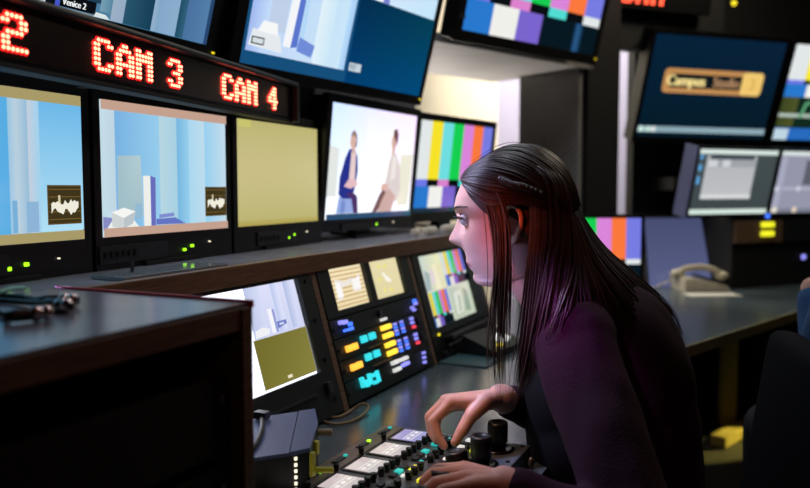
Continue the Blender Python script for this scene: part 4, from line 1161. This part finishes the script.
g9 = V3((-0.3770, 1.3339, 1.2069), (-0.3274, 1.3415, 1.1483), (-0.3070, 1.3691, 1.0962), (-0.2757, 1.4071, 1.0404), (-0.2235, 1.4551, 0.9862), (-0.1675, 1.4880, 0.9289), (-0.1304, 1.4989, 0.8455))
sw1 = V3((-0.4596, 1.1896, 1.1629), (-0.4307, 1.1717, 1.1563), (-0.4025, 1.1668, 1.1516), (-0.3711, 1.1701, 1.1469), (-0.3395, 1.1818, 1.1346), (-0.3154, 1.1868, 1.1102))
sw2 = V3((-0.4590, 1.1926, 1.1693), (-0.4199, 1.1782, 1.1751), (-0.3827, 1.1753, 1.1686), (-0.3519, 1.1799, 1.1562), (-0.3257, 1.1886, 1.1377), (-0.3042, 1.1918, 1.1071))
sw3 = V3((-0.4564, 1.2035, 1.1792), (-0.4130, 1.1963, 1.1944), (-0.3728, 1.1947, 1.1875), (-0.3355, 1.1997, 1.1686), (-0.3083, 1.2059, 1.1407), (-0.2916, 1.2039, 1.1008))
sw4 = V3((-0.4491, 1.2210, 1.1892), (-0.4064, 1.2261, 1.2098), (-0.3644, 1.2312, 1.2076), (-0.3228, 1.2355, 1.1817), (-0.2954, 1.2434, 1.1468), (-0.2807, 1.2377, 1.0997))
sw5 = V3((-0.4413, 1.2477, 1.1998), (-0.4041, 1.2610, 1.2178), (-0.3637, 1.2743, 1.2159), (-0.3229, 1.2868, 1.1878), (-0.2981, 1.2889, 1.1500), (-0.2853, 1.2861, 1.1077))
sw6 = V3((-0.4485, 1.2886, 1.1996), (-0.4118, 1.3074, 1.2202), (-0.3701, 1.3214, 1.2182), (-0.3308, 1.3320, 1.1891), (-0.3100, 1.3332, 1.1500), (-0.2984, 1.3299, 1.1095))
sw7 = V3((-0.4552, 1.3294, 1.1958), (-0.4175, 1.3488, 1.2169), (-0.3777, 1.3618, 1.2150), (-0.3390, 1.3722, 1.1850), (-0.3224, 1.3716, 1.1500), (-0.3122, 1.3679, 1.1118))
sw0 = V3((-0.4549, 1.1866, 1.1532), (-0.4316, 1.1698, 1.1374), (-0.4115, 1.1650, 1.1251), (-0.3915, 1.1640, 1.1206), (-0.3704, 1.1686, 1.1238), (-0.3479, 1.1784, 1.1269))
locks([sw0, sw1], 46, .0017, .0014, .05, 18)
locks([g1, g2], 34, .0014, .0030, .25)
locks([g2, g3], 34, .0015, .0026, .22)
locks([g4, g4b], 60, .0022, .0026, .20)
locks([g4b, g5], 80, .0026, .0030, .18)
locks([g5, g6], 90, .0027, .0030, .25)
locks([g6, g7], 90, .0030, .0034, .15)
locks([g7, g8, g9], 190, .0032, .0036, .12)
locks([sw1, sw2, sw3, sw4, sw5, sw6, sw7], 360, .0021, .0014, .05, 18)
for q in range(40):                                               # stray hairs
    g = [g1, g2, g3, g5, g7, g8, sw3, sw4][q % 8]
    locks([g, g], 1, .0006, .010, .3)
for q in range(12):                                               # fine fuzz round the crown
    a = rh.uniform(-.6, 2.2)
    p0 = head_pt(.06 + rh.random() * .04, PI + a - .6, .012)
    d = VX((p0.x, p0.y, p0.z * 1.2)).normalized()
    side = VX((rh.gauss(0, 1), rh.gauss(0, 1), rh.gauss(0, 1))) * .012
    hm.tube(catmull([HM @ p0, HM @ (p0 + d * .012 + side * .4), HM @ (p0 + d * .018 + side * 1.4)], 8), .00022, 4)
ho = hm.build('hair', M_HAIR, ROOT, True, world=True)
br = MB()
bp = catmull([VX((-0.3868, 1.1684, 1.1623)), VX((-0.3668, 1.1661, 1.1546)), VX((-0.3477, 1.1714, 1.1500)), VX((-0.3215, 1.1905, 1.1377))], 44)
for ph in (0, 2.09, 4.18):
    br.tube([p + HU * .0042 * math.sin(i * .62 + ph) + HL * .003 * math.cos(i * 1.24 + ph * 2) for i, p in enumerate(bp)], .0034, 8)
br.build('braid', M_HAIR, ROOT, True, world=True)

# ------------------------------------------------------------------ chairs and the second person
M_NAVY = mat('navy_upholstery', (10, 13, 22), 0.9, spec=0.08, var=0.2, scale=200, bump=.3)
def office_chair(label, x, y, yaw, back_h=.40, zs=.46, lean=8, seat_m=M_NAVY):
    """yaw: heading of the sitter, 0 = +X"""
    t = thing('office_chair', label, 'chair', Matrix.Translation((x, y, 0)) @ Matrix.Rotation(yaw, 4, 'Z'))
    MB().box((0, 0, zs - .035), (.46, .48, .07), bev=.03).build('seat', seat_m, t, True)
    b = bmesh.new()
    bmesh.ops.create_cube(b, size=1)
    bmesh.ops.scale(b, vec=(.065, .45, back_h + .1), verts=b.verts)
    bmesh.ops.bevel(b, geom=list(b.edges), offset=.03, segments=4, affect='EDGES', profile=.6)
    b.transform(Matrix.Translation((-.25, 0, zs + .12 + back_h / 2)) @ Matrix.Rotation(math.radians(-lean), 4, 'Y'))
    MB().add(b).build('backrest', seat_m, t, True)
    MB().box((-.235, 0, zs + .02), (.03, .07, .22), bev=.006).build('back_bar', M_BLACK, t)
    MB().cone((0, 0, .10), (0, 0, zs - .06), .026, .024, 20).build('gas_post', M_BLACK, t)
    for k in range(5):
        a = 2 * PI * k / 5 + .3
        d = VX((math.cos(a), math.sin(a), 0))
        MB().tube([d * .02 + VX((0, 0, .105)), d * .16 + VX((0, 0, .095)), d * .29 + VX((0, 0, .075))], [.028, .024, .017], 10).build('base_arm', M_BLACK, t, True)
        MB().cone(d * .29 + VX((-d.y, d.x, 0)) * .014 + VX((0, 0, .028)), d * .29 - VX((-d.y, d.x, 0)) * .014 + VX((0, 0, .028)), .028, .028, 18).build('caster', M_BLACK, t)
    return t
office_chair('dark office chair under the woman at the console', PE.x + .02, PE.y, math.atan2(fh.y, fh.x), .26)
CHX, CHY = .255, 1.83
ch2 = office_chair('navy office chair back at the right photo edge', CHX, CHY, math.radians(118), .40, .46, 10)

p2 = thing('person', 'seated person in blue denim shirt, only a hand and sleeve at the right photo edge', 'person', (CHX, CHY, 0))
f2 = VX((math.cos(math.radians(118)), math.sin(math.radians(118)), 0)); l2 = VX((-f2.y, f2.x, 0))
pb2 = VX((CHX, CHY, .56)) - f2 * .06
sk = MB(); sh2 = MB(); jn = MB()
ch_ = pb2 + VX((0, 0, .36)) - f2 * .02
hd = ch_ + VX((0, 0, .34)) + f2 * .05
sk.capsule(ch_, hd + VX((0, 0, -.06)), .06, .05).ball(hd, (.075, .095, .115), 4, Matrix(((l2.x, f2.x, 0), (l2.y, f2.y, 0), (0, 0, 1)))).ball(hd + f2 * .095 + VX((0, 0, -.02)), (.012, .016, .018), 3).ball(hd + VX((0, 0, -.06)) + f2 * .035, (.05, .055, .05), 3)
sk.capsule(pb2, ch_, .10, .10)
HP = VX((0.0790, 1.9034, 0.9345)); EL2 = VX((0.1040, 1.8610, 0.8092))
for s_ in (1, -1):
    sp = ch_ + l2 * .17 * s_ + VX((0, 0, .08))
    el = EL2 if s_ == 1 else sp + f2 * .12 + VX((0, 0, -.26))
    wr = HP if s_ == 1 else el + f2 * .22 + VX((0, 0, .05))
    sk.capsule(sp, el, .045, .038).capsule(el, wr, .036, .025)
    sh2.capsule(sp, el, .062, .052).capsule(el, wr + (el - wr) * .22, .050, .038)
    d = (wr - el).normalized()
    dd = d if s_ == -1 else (d * .2 + VX((.9, .42, .35))).normalized()
    sd = dd.cross(VX((0, 0, 1))).normalized() if abs(dd.z) < .9 else l2
    for k in range(4):
        m = wr + dd * .075 + sd * (.02 * (k - 1.5))
        sk.capsule(wr, m, .018, .011).capsule(m, m + dd * .035 + VX((0, 0, -.008)), .0095, .0085).capsule(m + dd * .035 + VX((0, 0, -.008)), m + dd * (.055 - .004 * abs(k - 1.5)) + VX((0, 0, -.03)), .0085, .007)
    sk.capsule(wr, wr + dd * .05 + sd * .045, .015, .011).capsule(wr + dd * .05 + sd * .045, wr + dd * .085 + sd * .05, .010, .008)
    hip = pb2 + l2 * .09 * s_; kn = hip + f2 * .42 + VX((0, 0, .0)); an = kn + f2 * .02; an.z = .09
    sk.capsule(hip, kn, .07, .05).capsule(kn, an, .048, .036)
    jn.capsule(hip, kn, .085, .065).capsule(kn, an + VX((0, 0, .03)), .064, .05)
    MB().ball(an + f2 * .06 + VX((0, 0, -.04)), (.11, .045, .045), 3, Matrix.Rotation(math.radians(118), 3, 'Z')).build('shoe', M_BLACK, p2, True, world=True)
sh2.capsule(pb2 + VX((0, 0, .02)), ch_ + VX((0, 0, -.02)), .135, .145).capsule(ch_ + l2 * .15 + VX((0, 0, .07)), ch_ - l2 * .15 + VX((0, 0, .07)), .07, .07)
jn.ball(pb2, (.15, .15, .11), 3)
o = sk.build('body', M_SKIN, p2, world=True); remesh(o, .005, 3)
a = o.data.color_attributes.new('Col', 'FLOAT_COLOR', 'POINT')
a.data.foreach_set('color', [*SK, 1] * len(o.data.vertices))
M_DENIM = mat('blue_denim', (44, 84, 130), 0.85, var=.2, scale=260, bump=.3)
o = sh2.build('shirt', M_DENIM, p2, world=True); remesh(o, .006, 4)
o = jn.build('trousers', M_JEANS, p2, world=True); remesh(o, .007, 4)
hb = MB().ball(hd + VX((0, 0, .025)) - f2 * .018, (.083, .098, .105), 4, Matrix(((l2.x, f2.x, 0), (l2.y, f2.y, 0), (0, 0, 1)))).build('hair', M_HAIR, p2, True, world=True)

# ------------------------------------------------------------------ light
W = bpy.data.worlds.new('World'); S.world = W
W.use_nodes = True
W.node_tree.nodes['Background'].inputs['Color'].default_value = (.45, .55, .75, 1)
W.node_tree.nodes['Background'].inputs['Strength'].default_value = .006
def area(name, loc, target, size, c, power, sy=None, spread=180):
    l = bpy.data.lights.new(name, 'AREA')
    l.energy = power; l.color = lin(c)
    l.spread = math.radians(spread)
    l.shape = 'RECTANGLE'; l.size = size; l.size_y = sy or size
    o = bpy.data.objects.new(name, l); COL.objects.link(o)
    o.location = loc
    o.rotation_euler = (VX(target) - VX(loc)).to_track_quat('-Z', 'Y').to_euler()
    return o
area('studio_lamp', (-1.55, 3.75, 2.5), (-1.35, 4.5, 1.2), .7, (255, 246, 230), 46)
area('soffit_fill', (-1.62, 3.52, 1.18), (-.95, 3.05, 1.62), .18, (255, 244, 236), 5, .18, 80)  # added light hidden behind the monitors, brightens the soffit from below
area('added_light_console', (-.6, 1.9, 2.6), (-.75, 1.6, .8), .6, (226, 236, 246), 9)  # added light with no fitting, lifts the console and worktop
area('added_light_warm', (.9, .3, 2.4), (-.3, 1.3, 1.0), .4, (255, 150, 120), 1.5)  # invented warm light for a red rim on hair and cheek
area('added_light_desk', (.2, 3.4, 2.6), (-.2, 3.2, .7), .4, (255, 240, 214), 10)  # extra unseen light put in to brighten the side desk
def spot(name, loc, target, c, power, ang, blend=.3, r=.02):
    l = bpy.data.lights.new(name, 'SPOT')
    l.energy = power; l.color = lin(c); l.spot_size = math.radians(ang); l.spot_blend = blend; l.shadow_soft_size = r
    o = bpy.data.objects.new(name, l); COL.objects.link(o)
    o.location = loc
    o.rotation_euler = (VX(target) - VX(loc)).to_track_quat('-Z', 'Y').to_euler()
spot('red_cheek_fill', (-.66, .08, 1.42), (-0.3857, 1.1974, 1.0740), (255, 96, 50), 36, 7.5, .9, .03)  # bodiless red light put in to tint cheek and ear
spot('face_fill_above', (-.87, 1.20, 1.57), (-0.4461, 1.1878, 1.0309), (200, 204, 255), 56, 28, .8, .08)  # made-up light above the view, brightens the front of her face
spot('face_fill_left', (-.96, .62, .97), (-0.4625, 1.1809, 1.0405), (156, 172, 255), 84, 12, .9, .06)  # added bluish light standing in for screen glow on her face
spot('hand_fill', (-.70, .75, 1.75), (-0.4175, 1.1030, 0.7667), (255, 190, 150), 22, 20, .9, .08)  # warm light invented for the hands, no lamp hangs there
spot('shoulder_fill', (-.62, .55, 1.85), (-0.2790, 1.1258, 0.9343), (186, 96, 210), 110, 7.5, 1.0, .05)  # purple light added only for the highlight on her shoulder
spot('under_desk_lamp', (.55, 4.2, .55), (-0.2208, 3.6504, 0.0200), (255, 226, 110), 70, 17)

# ------------------------------------------------------------------ camera
cam = bpy.data.cameras.new('camera')
cam.lens = 787 / 810 * 36
cam.sensor_width = 36
co_ = bpy.data.objects.new('camera', cam); COL.objects.link(co_)
co_.location = (0, 0, 1.15)
co_.rotation_euler = (math.radians(90 - 4.0701), 0, math.radians(25.1801))
cam.clip_start = .02
cam.dof.use_dof = True
cam.dof.focus_distance = 1.28
cam.dof.aperture_fstop = 2.8
S.camera = co_
S.view_settings.view_transform = 'Standard'
S.view_settings.look = 'None'
S.view_settings.exposure = 0.0
S.view_settings.gamma = 1.0
S.view_settings.use_curve_mapping = False
S.cycles.use_denoising = True
S.cycles.max_bounces = 6
S.cycles.sample_clamp_indirect = 4.0
S.cycles.use_light_tree = True
